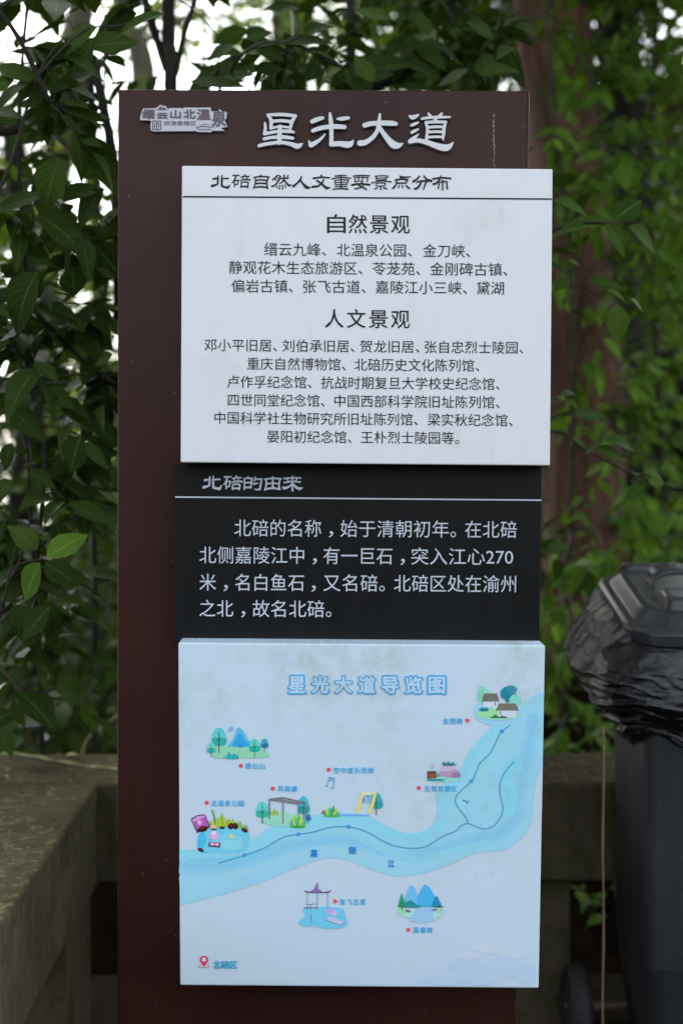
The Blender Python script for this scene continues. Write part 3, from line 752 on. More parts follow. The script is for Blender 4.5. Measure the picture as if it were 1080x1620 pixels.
for pl in ([(192, 262), (285, 262), (285, 358), (192, 358), (192, 262)], [(215, 285), (262, 285), (262, 335)], [(238, 285), (238, 350)], [(215, 300), (215, 340)]):
    line2(mb, [(lx(x), ly(y)) for x, y in pl], 1.3, YL)
mb.build('logo_seal', M_LOGOINK, plate)
mb = MB()
line2(mb, [(lx(x), ly(y)) for x, y in [(700, 345), (720, 325), (770, 322), (830, 330), (900, 328)]], 1.3, YL)
line2(mb, [(lx(x), ly(y)) for x, y in [(690, 335), (720, 358), (790, 362), (860, 355)]], 1.2, YL)
line2(mb, [(lx(x), ly(y)) for x, y in [(745, 305), (790, 296), (840, 306)]], 1.0, YL)
mb.build('logo_boat', M_LOGOINK, plate)
# ---- scrape on the board
rng = random.Random(5); M_SCR = mat_noise('bare_scrape', (.30, .28, .27), (.5, .48, .46), 80, .7, 0)
mb = MB(); y = 181
while y < 262:
    h = rng.uniform(.8, 3.2); x = 780.5 + (y - 181) * .012 + rng.uniform(-.8, .8); w = rng.uniform(.3, 1.6) * (1.2 if y < 240 else .7)
    flat(mb, [(x - w / 2, y), (x + w / 2, y + rng.uniform(-.6, .6)), (x + w / 2 * rng.uniform(.3, 1), y + h), (x - w / 2 * rng.uniform(.3, 1), y + h)], -.0009); y += h * rng.uniform(.8, 1.6)
mb.build('scrape_mark', M_SCR, sign)

# ---- the map print
class Print:
    def __init__(s, name): s.mb = MB(); s.name = name; s.k = 0
    def y(s): s.k += 1; return YP - .00001 * s.k - s.base
    base = 0.0
    def poly(s, pts, c, smooth=0):
        if smooth: pts = smooth_pts(list(pts) + [pts[0]], smooth)[:-1]
        y = s.y(); P3 = [onplane(a, b, y) for a, b in pts]
        from mathutils.geometry import tessellate_polygon
        tri = tessellate_polygon([[Vector((p.x, p.z, 0)) for p in P3]])
        ff = []
        for t3 in tri:
            a, b, c3 = (P3[i] for i in t3); ff.append(tuple(t3) if (b - a).cross(c3 - a).y < 0 else tuple(t3)[::-1])
        s.mb.add(P3, ff, ink(c))
    def ell(s, x, y, rx, ry, c, rot=0, n=20, wob=0):
        cr, sr = math.cos(rot), math.sin(rot); pts = []
        for k in range(n):
            a = 2 * math.pi * k / n; q = 1 + wob * math.sin(k * 2.4) + wob * .6 * math.sin(k * 5.1)
            u, v = rx * q * math.cos(a), ry * q * math.sin(a); pts.append((x + u * cr - v * sr, y + u * sr + v * cr))
        s.poly(pts, c)
    def line(s, pts, w, c, smooth=0):
        if smooth: pts = smooth_pts(pts, smooth)
        y = s.y(); n = len(pts); L_, R_ = [], []
        for i, p in enumerate(pts):
            a, b = pts[max(0, i - 1)], pts[min(n - 1, i + 1)]; dx, dy = b[0] - a[0], b[1] - a[1]; l = math.hypot(dx, dy) or 1
            L_.append((p[0] - dy / l * w / 2, p[1] + dx / l * w / 2)); R_.append((p[0] + dy / l * w / 2, p[1] - dx / l * w / 2))
        V = [onplane(a, b, y) for a, b in L_ + R_]
        s.mb.add(V, [(i, i + 1, n + i + 1, n + i) for i in range(n - 1)], ink(c))
    def tree(s, x, ytop, ybase, w, c1, c2, trunk=(60, 55, 60)):
        h = ybase - ytop; ch = h * .72
        o = [(x, ytop), (x + w * .3, ytop + ch * .15), (x + w * .48, ytop + ch * .6), (x + w * .42, ytop + ch * .95), (x, ytop + ch), (x - w * .42, ytop + ch * .95), (x - w * .48, ytop + ch * .6), (x - w * .3, ytop + ch * .15)]
        s.poly(o, c1, 4); s.poly([(x - w * .46, ytop + ch * .6), (x + w * .46, ytop + ch * .6), (x + w * .4, ytop + ch * .95), (x, ytop + ch * 1.0), (x - w * .4, ytop + ch * .95)], c2, 3)
        s.line([(x, ytop + ch * .25), (x, ybase)], max(.7, w * .06), trunk); s.line([(x, ytop + ch * .75), (x - w * .22, ytop + ch * .55)], .6, trunk); s.line([(x, ytop + ch * .7), (x + w * .2, ytop + ch * .48)], .5, trunk)
    def bush(s, x, y, w, h, cols, seed=0, n=9):
        r = random.Random(seed)
        for i in range(n):
            a = -1.15 + 2.3 * i / (n - 1) + r.uniform(-.1, .1); l = h * r.uniform(.65, 1.0); tx, ty = x + math.sin(a) * w * .55 * r.uniform(.8, 1.1), y - math.cos(a) * l
            bx = x + (i / (n - 1) - .5) * w * .5; mx, my = (bx + tx) / 2, (y + ty) / 2; ww = w * .09
            s.poly([(bx - ww * .5, y), (mx - ww, my), (tx, ty), (mx + ww, my), (bx + ww * .5, y)], cols[i % len(cols)])
    def build(s): return s.mb.build(s.name, M_PRINT, mapp)

up_edge = [(284, 1348), (310, 1347), (345, 1343), (391, 1331), (419, 1313), (450, 1302), (488, 1295), (516, 1288), (540, 1286), (570, 1289), (598, 1300), (625, 1314), (653, 1319), (675, 1312), (689, 1298),
           (692, 1282), (690, 1268), (689, 1257), (702, 1240), (722, 1222), (737, 1204), (744, 1186), (770, 1160), (778, 1150), (760, 1142), (750, 1132), (750, 1121), (760, 1112), (790, 1112), (820, 1118), (837, 1104), (860, 1093)]
lo_edge = [(857.6, 1210), (848, 1232), (843, 1264), (841, 1290), (831, 1318), (800, 1343), (750, 1351), (709, 1368), (667, 1382), (625, 1386), (587, 1376), (552, 1361), (516, 1358), (480, 1368), (419, 1393), (363, 1412), (308, 1426), (285.4, 1432)]
rp = Print('river_drawing'); rp.base = 0
rp.poly(smooth_pts(up_edge, 4) + smooth_pts(lo_edge, 4), (146, 200, 226))
def shrink(a, b, f): return [(p[0] + (q[0] - p[0]) * f, p[1] + (q[1] - p[1]) * f) for p, q in zip(a, b)]
def resample(pts, n):
    pts = smooth_pts(pts, 8); d = [0]
    for a, b in zip(pts[:-1], pts[1:]): d.append(d[-1] + math.dist(a, b))
    out = []; j = 0
    for i in range(n):
        t_ = d[-1] * i / (n - 1)
        while j < len(d) - 2 and d[j + 1] < t_: j += 1
        f = (t_ - d[j]) / max(1e-6, d[j + 1] - d[j]); out.append(tuple(p + (q - p) * f for p, q in zip(pts[j], pts[j + 1])))
    return out
# soft bands inside the river
bands = [([(284, 1352), (340, 1352), (400, 1338), (450, 1310), (520, 1296), (570, 1297), (620, 1320), (655, 1327), (690, 1312), (702, 1280), (700, 1256), (735, 1222), (752, 1190), (790, 1150)], 9, (122, 192, 214)),
         ([(284, 1368), (350, 1370), (420, 1352), (470, 1336), (540, 1330), (590, 1340), (640, 1356), (690, 1346), (740, 1330), (790, 1318), (815, 1290), (820, 1250), (832, 1200), (846, 1130)], 13, (120, 181, 220)),
         ([(284, 1395), (350, 1390), (420, 1372), (480, 1352), (540, 1346), (600, 1362), (650, 1370), (720, 1350)], 8, (142, 190, 222)),
         ([(730, 1290), (722, 1262), (750, 1240), (772, 1205), (800, 1160)], 20, (135, 192, 208)),
         ([(800, 1290), (806, 1260), (800, 1235), (818, 1200)], 12, (118, 190, 214)),
         ([(300, 1362), (380, 1356), (430, 1342)], 5, (108, 182, 214)), ([(560, 1320), (610, 1345), (660, 1362), (720, 1345), (770, 1335)], 6, (126, 190, 205))]
for pts, w, c in bands:
    for f, mixv in ((1.0, .25), (.75, .5), (.5, .75), (.25, 1.0)):
        cc = tuple(146 + (a + 10 - 146) * mixv if i == 0 else (200 + (a + 11 - 200) * mixv if i == 1 else 226 + (a + 6 - 226) * mixv) for i, a in enumerate(c))
        rp.line(pts, w * 2 * f, cc, 6)
rp.build()
PB = .0006
rt = Print('route_line'); rt.base = PB
TEAL = (55, 150, 190)
main_r = [(345, 1366), (387, 1353), (419, 1341), (447, 1325), (472, 1320), (497, 1316), (522, 1309), (551, 1308), (580, 1316), (606, 1331), (631, 1340), (656, 1342), (676, 1338), (700, 1323), (720, 1315), (728, 1307), (739, 1303), (751, 1307), (765, 1311.5), (781, 1306), (792, 1291), (795, 1277), (789.5, 1249), (796.5, 1224), (813, 1204.5)]
rt.line(main_r, 1.8, TEAL, 8)
rt.line([(739.4, 1302), (736, 1293), (722, 1274), (720, 1263), (728, 1252), (745, 1236), (753, 1221), (759, 1207), (775.5, 1190.6), (786.7, 1168), (793.6, 1157), (806, 1147.5)], 1.8, TEAL, 8)
for x, y in ((387, 1353), (471.7, 1320), (551, 1308), (745, 1236), (793.6, 1157)): rt.ell(x, y, 3.6, 3.2, (60, 150, 200))
rt.build()
mb = MB()
for (a, b), s_ in zip(((491, 502), (552, 563.5), (613, 624)), '嘉陵江'):
    put_text(mb, s_, a, b, {'嘉': 1350, '陵': 1345.5, '江': 1366.6}[s_], 12, YP - PB - .0012, 0, .04, ink((40, 130, 190)))
mb.build('river_name', M_PRINT, mapp)
# title
mb = MB(); put_text(mb, '星光大道导览图', 454, 706, 1083.5, 29, YP - .0007, .004, .07, ink((45, 150, 205)), ybox=(1067.5, 1099.5), cw=31); mb.build('map_title_outline', M_PRINT, mapp)
mb = MB(); put_text(mb, '星光大道导览图', 456.2, 703.8, 1083.5, 26.5, YP - .0010, .004, .035, ink((172, 200, 226)), ybox=(1070, 1097), cw=26.6); mb.build('map_title', M_PRINT, mapp)
LB = [('缙云山', 388, 419, 1212, (381, 1211.5)), ('北温泉公园', 334.5, 386, 1271, (327, 1270)), ('风雨廊', 439.5, 470, 1248, (431.5, 1247.5)), ('空中音乐吊桥', 527.5, 591, 1219, (519.5, 1217.7)),
      ('石凳休憩区', 671, 722.5, 1248, (662, 1246.6)), ('金刚碑', 700, 731, 1141, (739, 1140)), ('张飞古道', 537.5, 578, 1427, (530, 1426)), ('温塘峡', 653, 684, 1471.5, (645.5, 1471))]
for s_, x0, x1, yc, dt in LB:
    mb = MB(); put_text(mb, s_, x0, x1, yc, 10.2, YP - .0009, .003, .022, ink((60, 160, 205)), ref=x0, cw=(x1 - x0) / len(s_) * .86); mb.build('place_label', M_PRINT, mapp)
    p = Print('place_marker'); p.base = .0004; p.ell(dt[0], dt[1], 3.3, 3.3, (215, 75, 95)); p.build()
mb = MB(); put_text(mb, '北碚区', 337, 375.5, 1526.5, 13, YP - .0009, .003, .035, ink((50, 155, 185)), ref=337); mb.build('place_label', M_PRINT, mapp)
p = Print('pin_marker'); p.base = .0004
p.ell(322.8, 1528.5, 8.5, 2.6, (200, 60, 85)); p.ell(322.8, 1528.5, 7.0, 1.7, (184, 201, 213)); p.poly([(316.5, 1519), (329.1, 1519), (322.8, 1530)], (205, 55, 85)); p.ell(322.8, 1518.5, 6.6, 6.6, (205, 55, 85)); p.ell(322.8, 1518, 3.4, 3.4, (190, 205, 222)); p.build()
# drawings
p = Print('mountain_drawing'); p.base = PB
p.poly([(335, 1190), (345, 1181), (372, 1181), (410, 1182), (422, 1190), (425, 1196), (410, 1199), (370, 1199), (340, 1199)], (140, 200, 165), 3)
p.poly([(358, 1181), (368, 1170), (374, 1154), (379, 1151), (386, 1158), (392, 1170), (400, 1181)], (90, 178, 212), 3)
p.poly([(366, 1181), (374, 1166), (380, 1160), (388, 1172), (396, 1181)], (50, 155, 208), 3)
p.ell(381, 1180, 5, 3, (40, 140, 195)); p.ell(365, 1153.5, 5, 2.6, (105, 170, 222), -.8)
p.tree(346.5, 1150.5, 1191, 24, (90, 195, 190), (40, 165, 155)); p.tree(334, 1174, 1198, 14, (105, 200, 185), (50, 168, 150)); p.tree(402.5, 1168, 1198, 18, (95, 200, 175), (40, 170, 150)); p.tree(418.5, 1168, 1189, 12.5, (70, 160, 190), (30, 120, 155))
p.bush(367, 1201, 25, 14, [(40, 165, 165), (60, 180, 185), (30, 140, 150)], 1); p.build()
p = Print('hot_spring_drawing'); p.base = PB
p.poly([(313, 1324), (320, 1314), (345, 1309), (375, 1310), (391, 1316), (394, 1330), (388, 1345), (365, 1350), (340, 1348), (322, 1350), (314, 1340)], (110, 195, 222), 4)
p.poly([(314, 1322), (322, 1316), (326, 1330), (322, 1342), (328, 1350), (318, 1347), (312, 1336)], (70, 180, 218), 3)
p.ell(362, 1332, 24, 12, (130, 203, 226)); p.ell(360, 1333, 18, 9, (120, 196, 223)); p.ell(366, 1337, 19, 8, (134, 205, 228))
p.poly([(302, 1295.5), (311, 1290), (324, 1288), (333, 1309), (312, 1318)], (75, 45, 100)); p.poly([(303.5, 1297), (312, 1291.5), (323.5, 1289.5), (331, 1309), (313, 1315)], (178, 90, 170)); p.poly([(303.8, 1297.5), (311.5, 1292), (323.5, 1289.8), (324.5, 1292), (305, 1300)], (205, 150, 205))
p.ell(316, 1301, 4.4, 4, (200, 140, 200)); p.line([(315, 1297.5), (313.5, 1301), (317.5, 1302), (315.5, 1304.5)], 1.2, (235, 215, 235))
p.bush(341, 1308, 22, 18, [(160, 185, 60), (120, 165, 70), (190, 190, 80)], 2); p.line([(335.5, 1281), (338.5, 1290), (341, 1302)], 2.4, (85, 150, 80))
p.bush(352, 1308, 17, 26, [(150, 195, 40), (195, 190, 60), (120, 180, 40)], 3, 6); p.bush(366, 1308, 18, 17, [(165, 195, 50), (200, 175, 60), (130, 185, 50)], 4); p.bush(379, 1310, 12, 14, [(150, 190, 60), (100, 165, 80)], 5, 6); p.bush(388, 1312, 10, 11, [(90, 160, 110), (150, 185, 70)], 6, 6)
for x, y, rx, ry, rr in ((321, 1311.5, 8.5, 4.6, -.3), (351.5, 1309.5, 4.6, 2.2, 0), (365, 1307, 4.6, 5.2, .3), (372, 1307, 4.6, 5.2, -.3), (387, 1313.5, 5.4, 3.2, .4), (317.5, 1344.5, 5, 2.9, .5)):
    p.ell(x, y, rx, ry, (52, 28, 22), rr, wob=.06); p.ell(x - .3, y - ry * .35, rx * .6, ry * .4, (98, 48, 28), rr)
p.ell(338.5, 1322.5, 7.5, 5.5, (222, 165, 205)); p.ell(338.5, 1317, 4, 4, (225, 205, 222)); p.ell(338.5, 1311.5, 4.5, 2.8, (90, 70, 70)); p.ell(338.3, 1308, 5, 3, (228, 190, 130))
p.poly([(331, 1332), (349, 1333), (348, 1341), (329, 1339)], (70, 50, 105)); p.poly([(333, 1332.5), (347.5, 1333.5), (346.5, 1338.5), (331.5, 1337.5)], (195, 110, 150)); p.ell(336, 1335, 3, 1.8, (225, 190, 210)); p.ell(343.5, 1336, 2.4, 1.6, (230, 200, 215))
p.ell(367, 1324, 4, 2.8, (215, 200, 110)); p.ell(366, 1321, 2, 2, (225, 205, 120)); p.build()
p = Print('pergola_drawing'); p.base = PB
p.ell(448, 1297, 33, 11, (140, 205, 185)); p.ell(450, 1293, 26, 8, (148, 208, 180))
p.tree(415, 1267.5, 1303, 21, (95, 200, 190), (50, 175, 145)); p.tree(480, 1259, 1298, 19, (70, 180, 190), (30, 150, 140)); p.tree(487.5, 1287, 1303, 9, (50, 140, 180), (30, 115, 160))
p.bush(434, 1290, 15, 13, [(130, 190, 70), (90, 165, 60), (190, 185, 90)], 7)
G = (115, 110, 120)
p.poly([(425, 1263.5), (446, 1261), (447, 1262.8), (427, 1265.3)], G)
for a, b in (((426, 1265), (448, 1262)), ((448, 1262), (484, 1270)), ((426, 1265.5), (472, 1272)), ((472, 1272), (484, 1270)), ((433, 1266), (453, 1263)), ((442, 1267.5), (461, 1265)), ((452, 1269), (469, 1267)), ((462, 1270.5), (477, 1268.5))): p.line([a, b], 1.9, G)
p.line([(426, 1264), (426, 1296)], 2.2, G); p.line([(447.5, 1263), (447.5, 1302.5)], 2.4, (140, 128, 135)); p.line([(472, 1272), (472, 1298)], 2, G); p.line([(483.5, 1270), (483.5, 1298)], 1.8, G)
p.bush(471, 1309, 30, 24, [(60, 165, 165), (100, 190, 70), (60, 160, 70), (190, 205, 110), (140, 200, 60)], 8, 12); p.ell(471, 1308, 12, 2.4, (60, 160, 70)); p.build()
p = Print('bridge_drawing'); p.base = PB
p.poly([(538, 1288), (585, 1288.5), (585, 1291.5), (538, 1291)], (110, 165, 220)); p.tree(595, 1253, 1290, 20, (60, 165, 175), (40, 150, 155), (50, 60, 80))
for sx in (0, 20): p.poly([(562 + sx, 1286), (568 + sx, 1286), (576 + sx, 1254), (572 + sx, 1253)], (218, 205, 110))
p.poly([(572, 1256), (593, 1253), (592, 1256), (572, 1259)], (220, 212, 150)); p.ell(575, 1266, 2.2, 5, (90, 150, 205), .2); p.ell(582, 1266, 1.4, 6, (110, 165, 215), .1); p.ell(582, 1260, 4, 1.6, (70, 160, 195))
p.poly([(507, 1287), (512, 1281), (517, 1289)], (150, 100, 100)); p.bush(524, 1292, 30, 20, [(60, 165, 180), (60, 155, 75), (130, 195, 60), (180, 205, 90), (100, 185, 60)], 9, 11); p.ell(525, 1291, 13, 2, (80, 170, 70)); p.build()
p = Print('music_note_drawing'); p.base = PB
c = (70, 155, 190); p.line([(520, 1230), (517.5, 1243)], 1.2, c); p.line([(529, 1232.5), (526.5, 1246)], 1.2, c); p.line([(520, 1230), (529, 1232.5)], 2.6, c); p.line([(519.5, 1234), (528.4, 1236.5)], 1.2, c); p.ell(517, 1243.5, 1.8, 1.3, c); p.ell(526, 1246.5, 1.8, 1.3, c); p.build()
p = Print('stone_stool_drawing'); p.base = PB
p.ell(700, 1233, 26, 4, (140, 205, 195)); p.poly([(675, 1231), (705, 1233), (700, 1236), (676, 1235.5)], (40, 140, 140)); p.poly([(675.5, 1222), (689.5, 1222), (690.5, 1231), (675, 1231.5)], (125, 60, 40)); p.poly([(675, 1220), (690, 1220), (689, 1223.5), (676, 1223.5)], (55, 40, 45))
for x in (679, 682.5, 686): p.line([(x, 1223), (x, 1230)], .7, (190, 95, 50))
p.poly([(681, 1214), (683.5, 1205), (687, 1213), (685, 1218), (682, 1219)], (175, 180, 205)); p.poly([(696, 1219), (702, 1212), (717, 1210.5), (722, 1217), (728, 1223), (727.5, 1230), (708, 1230.5), (697, 1227)], (176, 140, 172)); p.poly([(696, 1219), (704, 1221), (722, 1217), (717, 1210.5), (702, 1212)], (196, 170, 200)); p.poly([(712, 1230), (716, 1222), (728, 1223), (727.5, 1230)], (150, 110, 150))
p.bush(710, 1212, 24, 12, [(30, 120, 125), (40, 90, 100), (50, 140, 135)], 10, 7); p.bush(693, 1229, 8, 10, [(50, 150, 130)], 11, 4); p.build()
p = Print('village_drawing'); p.base = PB
p.ell(787, 1131, 35, 8.5, (145, 205, 175)); p.ell(783, 1127, 30, 7, (150, 210, 150))
p.ell(762, 1091, 6.5, 6.5, (130, 205, 180)); p.ell(762, 1103, 7.5, 11, (120, 200, 175), wob=.05); p.ell(769, 1097, 6, 6, (135, 207, 185)); p.line([(762.5, 1112), (762.5, 1090)], .8, (150, 140, 90))
p.ell(803, 1097, 12, 11, (25, 125, 150), wob=.05); p.ell(808, 1091, 9, 7, (28, 130, 155), wob=.05); p.ell(804, 1106, 6, 5, (25, 120, 145)); p.line([(801, 1115), (800, 1107)], 1.6, (125, 95, 50)); p.ell(814, 1108, 9, 9.5, (125, 205, 180), wob=.03)
p.poly([(764, 1110), (787.5, 1110), (787.5, 1120.5), (783, 1121), (764, 1117)], (196, 206, 224)); p.poly([(765, 1097), (785.5, 1097), (789, 1109.8), (761.5, 1109.8)], (104, 106, 92))
p.poly([(788, 1124), (816, 1124), (815.5, 1135), (788, 1135)], (198, 206, 224)); p.poly([(788.5, 1113), (815, 1113), (820.3, 1124.3), (783.6, 1124.3)], (108, 108, 92))
for x, y in ((783, 1112.2), (783, 1114.8), (790.8, 1126.5), (790.8, 1129)): p.ell(x, y, 1.1, 1.1, (110, 25, 45))
p.bush(765, 1125, 17, 8, [(20, 125, 140), (25, 110, 150)], 12); p.ell(765, 1123, 7.5, 2.5, (20, 120, 145)); p.bush(783, 1135.5, 10, 8, [(15, 115, 50), (25, 130, 60)], 13, 6); p.line([(775, 1135), (802, 1135)], 1.6, (20, 95, 65)); p.bush(794, 1135, 12, 5, [(25, 80, 75)], 14, 5); p.build()
p = Print('pavilion_drawing'); p.base = PB
p.poly([(471, 1459), (482, 1448), (480, 1436), (495, 1437), (512, 1434), (535, 1436), (544, 1440), (546, 1452), (550, 1460), (540, 1468), (515, 1469), (495, 1465), (480, 1466)], (110, 192, 218), 4)
V = (125, 110, 160)
p.poly([(482, 1408.5), (490, 1410.5), (497, 1406), (502, 1394.5), (503.5, 1406), (510, 1411), (523, 1409), (520, 1412), (505, 1413), (485, 1412.5)], V); p.line([(482, 1409), (486, 1411.5), (505, 1412), (519, 1412), (523, 1408.5)], 1.3, (80, 75, 115), 3)
for x in (486, 501.5, 518): p.line([(x, 1412), (x, 1439)], .9, (120, 120, 160))
p.line([(481, 1436.5), (503, 1436)], 1.6, (90, 85, 120)); p.line([(485, 1431), (500, 1430)], .9, (105, 100, 140)); p.line([(491, 1430), (491, 1440)], .9, (120, 80, 70))
p.poly([(514, 1455), (522, 1450), (545, 1458), (538, 1463.5)], (185, 185, 212)); p.line([(514, 1455), (538, 1464), (546, 1459)], .9, (100, 95, 130)); p.ell(523, 1442, 8, 5.5, (175, 165, 215), .2, wob=.06); p.ell(529, 1445, 5, 4, (190, 180, 222), wob=.05)
p.line([(492, 1446), (492, 1460)], .9, (90, 85, 120)); p.build()
p = Print('gorge_drawing'); p.base = PB
p.ell(664, 1447, 35, 5, (165, 212, 200)); p.ell(636, 1441, 8, 5.5, (150, 208, 160)); p.ell(692, 1440, 7, 4, (150, 208, 165)); p.ell(685, 1452, 6, 5, (165, 215, 190))
p.poly([(640, 1434), (641, 1420), (647, 1404), (651, 1401), (656, 1405), (660, 1420), (662, 1434)], (105, 182, 228), 3); p.poly([(657, 1434), (661, 1417), (669, 1402), (674, 1400), (682, 1408), (690, 1424), (693, 1434)], (72, 172, 218), 3)
p.poly([(681, 1435), (685, 1424), (690, 1417), (694, 1424), (698, 1435)], (40, 135, 180), 2); p.poly([(633, 1434.5), (640, 1429), (650, 1424), (660, 1432), (680, 1433), (698, 1433), (698, 1436), (633, 1436)], (40, 135, 140), 2)
p.poly([(648, 1456), (655, 1441), (668, 1434.5), (690, 1437), (684, 1446), (686, 1456), (668, 1460), (652, 1458)], (150, 190, 228), 3)
p.poly([(629, 1435), (635, 1413), (641.5, 1435)], (30, 140, 100)); p.poly([(630.5, 1427), (635, 1412.5), (640, 1427)], (40, 155, 110)); p.line([(635.5, 1434), (635.5, 1440)], 1.6, (90, 70, 60)); p.ell(645, 1441.5, 4.5, 2, (110, 100, 120), .3); p.ell(687, 1439.5, 5, 1.2, (110, 100, 120)); p.ell(694, 1434, 3.5, 1.3, (100, 60, 60)); p.build()
p = Print('cloud_drawing'); p.base = .0
for x, y, rx, ry in ((760, 1545, 40, 14), (800, 1530, 36, 15), (735, 1528, 26, 12), (830, 1540, 20, 16), (700, 1550, 40, 9)): p.ell(x, y, rx, ry, (177, 198, 216), wob=.04)
for x, y, rx, ry in ((775, 1500, 30, 8), (810, 1508, 26, 9), (742, 1512, 24, 6)): p.ell(x, y, rx, ry, (189, 202, 214), wob=.05)
p.build()

# ------------------------------------------------------------------ wheeled bin
M_BIN = mat_noise('dark_grey_bin_plastic', (.013, .015, .019), (.022, .025, .031), 6, .48, .1, .002, spec=.3)
t = NT('dusty_bin_plastic'); co = t.coord(); f = t.noise(t.coord((3, 3, .6)), 4, 6, .6)
c = t.ramp(f, [(.35, (.020, .0215, .024)), (.75, (.042, .044, .048))])
c = t.mix(t.math('MULTIPLY', specks(t, co, 55, .09, .80), .7), c, (.16, .15, .14)); t.base(c); t.rough(.45); t.b.inputs['Specular IOR Level'].default_value = .3
t.bump(t.noise(co, 40, 5), .08, .002); M_BIN = t.m
M_LID = mat_noise('dark_lid_plastic', (.030, .032, .036), (.048, .050, .055), 6, .30, .08, .002, spec=.45)
M_RUBBER = mat_noise('tyre_rubber', (.016, .016, .017), (.03, .03, .031), 30, .7, .3, .002)
BF, BB = .40, .80                     # front and back of the bin at the rim
XL = P(1015, 1300, 3.2).x; XR = XL + .56
binr = empty('wheeled_bin', ((XL + XR) / 2, .6, 0), 'dark grey wheeled rubbish bin at the right edge of the photograph', 'bin')
def rrect(x0, x1, y0, y1, r, z, n=6):
    out = []
    for cx_, cy2, a0 in ((x1 - r, y1 - r, 0), (x0 + r, y1 - r, 90), (x0 + r, y0 + r, 180), (x1 - r, y0 + r, 270)):
        for k in range(n + 1):
            a = R(a0 + 90 * k / n); out.append(Vector((cx_ + r * math.cos(a), cy2 + r * math.sin(a), z)))
    return out
def loft(rings, capt=True, capb=True):
    m = MB(); n = len(rings[0]); vs = [v for r_ in rings for v in r_]
    fs = [(i * n + k, i * n + (k + 1) % n, (i + 1) * n + (k + 1) % n, (i + 1) * n + k) for i in range(len(rings) - 1) for k in range(n)]
    if capb: fs.append(tuple(range(n - 1, -1, -1)))
    if capt: fs.append(tuple(range((len(rings) - 1) * n, len(rings) * n)))
    m.add(vs, fs); return m
m = loft([rrect(XL + .03, XR - .03, BF + .06, BB - .13, .03, .06), rrect(XL + .012, XR - .012, BF + .02, BB - .04, .03, .30), rrect(XL + .005, XR - .005, BF, BB - .01, .03, 1.00), rrect(XL, XR, BF, BB - .03, .03, 1.04)])
bevel(m.build('body', M_BIN, binr, smooth=False), .004, 2)
def lidz(y, base): return base + (y - BF) * .20
def lid_ring(e, z, r=.09):
    return [Vector((v.x, v.y, lidz(v.y, z))) for v in rrect(XL - .035 + e, XR + .035 - e, BF - .035 + e, BB + .03 - e, max(.02, r - e * .3), 0)]
m = loft([lid_ring(0, 1.062), lid_ring(-.004, 1.090), lid_ring(.006, 1.097), lid_ring(.022, 1.099), lid_ring(.045, 1.122), lid_ring(.06, 1.125)])
lid = m.build('lid', M_LID, binr, smooth=False); bevel(lid, .003, 2, 25)
def raised(name, x0, x1, y0, y1, h, r=.025, ins=.02, base=1.122):
    rings = [[Vector((v.x, v.y, lidz(v.y, base) + dz)) for v in rrect(x0 + e, x1 - e, y0 + e, y1 - e, max(.012, r - e * .3), 0)] for e, dz in ((0, 0), (ins * .25, h * .8), (ins * .6, h * .97), (ins, h))]
    o = loft(rings).build(name, M_LID, lid, smooth=False); bevel(o, .002, 2, 25); return o
raised('raised_front_panel', XL + .055, XR - .04, BF + .03, BF + .13, .03)
raised('raised_back_block', XL + .20, XR - .05, BB - .15, BB - .02, .055)
raised('raised_rim_block', XL + .02, XL + .17, BB - .05, BB - .01, .015)
# grip with ribs in the middle of the lid
mb = MB()
gx0, gx1, gy = XL + .06, XL + .21, BF + .20
arc = [(gx0, gy, lidz(gy, 1.125)), (gx0 + .008, gy, lidz(gy, 1.158)), (gx0 + .05, gy, lidz(gy, 1.170)), (gx1 - .03, gy, lidz(gy, 1.163)), (gx1, gy, lidz(gy, 1.128))]
arc = smooth_pts(arc, 5)
for a, b in zip(arc[:-1], arc[1:]):
    pass
n = len(arc)
for i, p in enumerate(arc):
    mb.v += [(p[0], p[1] - .03, p[2]), (p[0], p[1] + .05, p[2] + .012), (p[0], p[1] + .05, p[2] + .004), (p[0], p[1] - .03, p[2] - .010)]
mb.f = [(4 * i + k, 4 * i + (k + 1) % 4, 4 * i + 4 + (k + 1) % 4, 4 * i + 4 + k) for i in range(n - 1) for k in range(4)] + [(0, 1, 2, 3), (4 * n - 1, 4 * n - 2, 4 * n - 3, 4 * n - 4)]; mb.c = [None] * len(mb.f)
grip = mb.build('grip', M_LID, lid, smooth=True)
for k in range(4):
    x = gx0 + .085 + k * .024
    m = MB(); m.tube(smooth_pts([(x, gy - .034, lidz(gy, 1.123)), (x, gy - .036, lidz(gy, 1.155)), (x, gy - .01, lidz(gy, 1.171)), (x - .01, gy + .05, lidz(gy, 1.179))], 4), .0045, 6); m.build('grip_rib', M_LID, lid, smooth=True)
# wheel and axle
wx0, wx1, wy, wr = P(895, 1580, 3.5).x, P(895, 1580, 3.5).x + .052, .70, .105
def wheel(x0, x1):
    rings = []; prof = [(x0 + .004, .03), (x0 + .004, .06), (x0 + .012, .066), (x0 + .004, .078), (x0, .09), (x0 + .006, .102), (x0 + .018, wr), (x1 - .018, wr), (x1 - .006, .102), (x1, .09), (x1 - .004, .078), (x1 - .012, .066), (x1 - .004, .06), (x1 - .004, .03)]
    for x, r_ in prof: rings.append([Vector((x, wy + r_ * math.cos(2 * math.pi * k / 36), wr + r_ * math.sin(2 * math.pi * k / 36))) for k in range(36)])
    return loft(rings)
wheel(wx0, wx1).build('wheel', M_RUBBER, binr, smooth=True)
wheel(XR + .03, XR + .08).build('wheel', M_RUBBER, binr, smooth=True)
m = MB(); m.tube([(wx0 - .004, wy, wr), (XR + .085, wy, wr)], .011, 12); m.build('axle', mat_noise('rusty_steel', (.08, .05, .035), (.16, .12, .09), 30, .6, .1), binr)

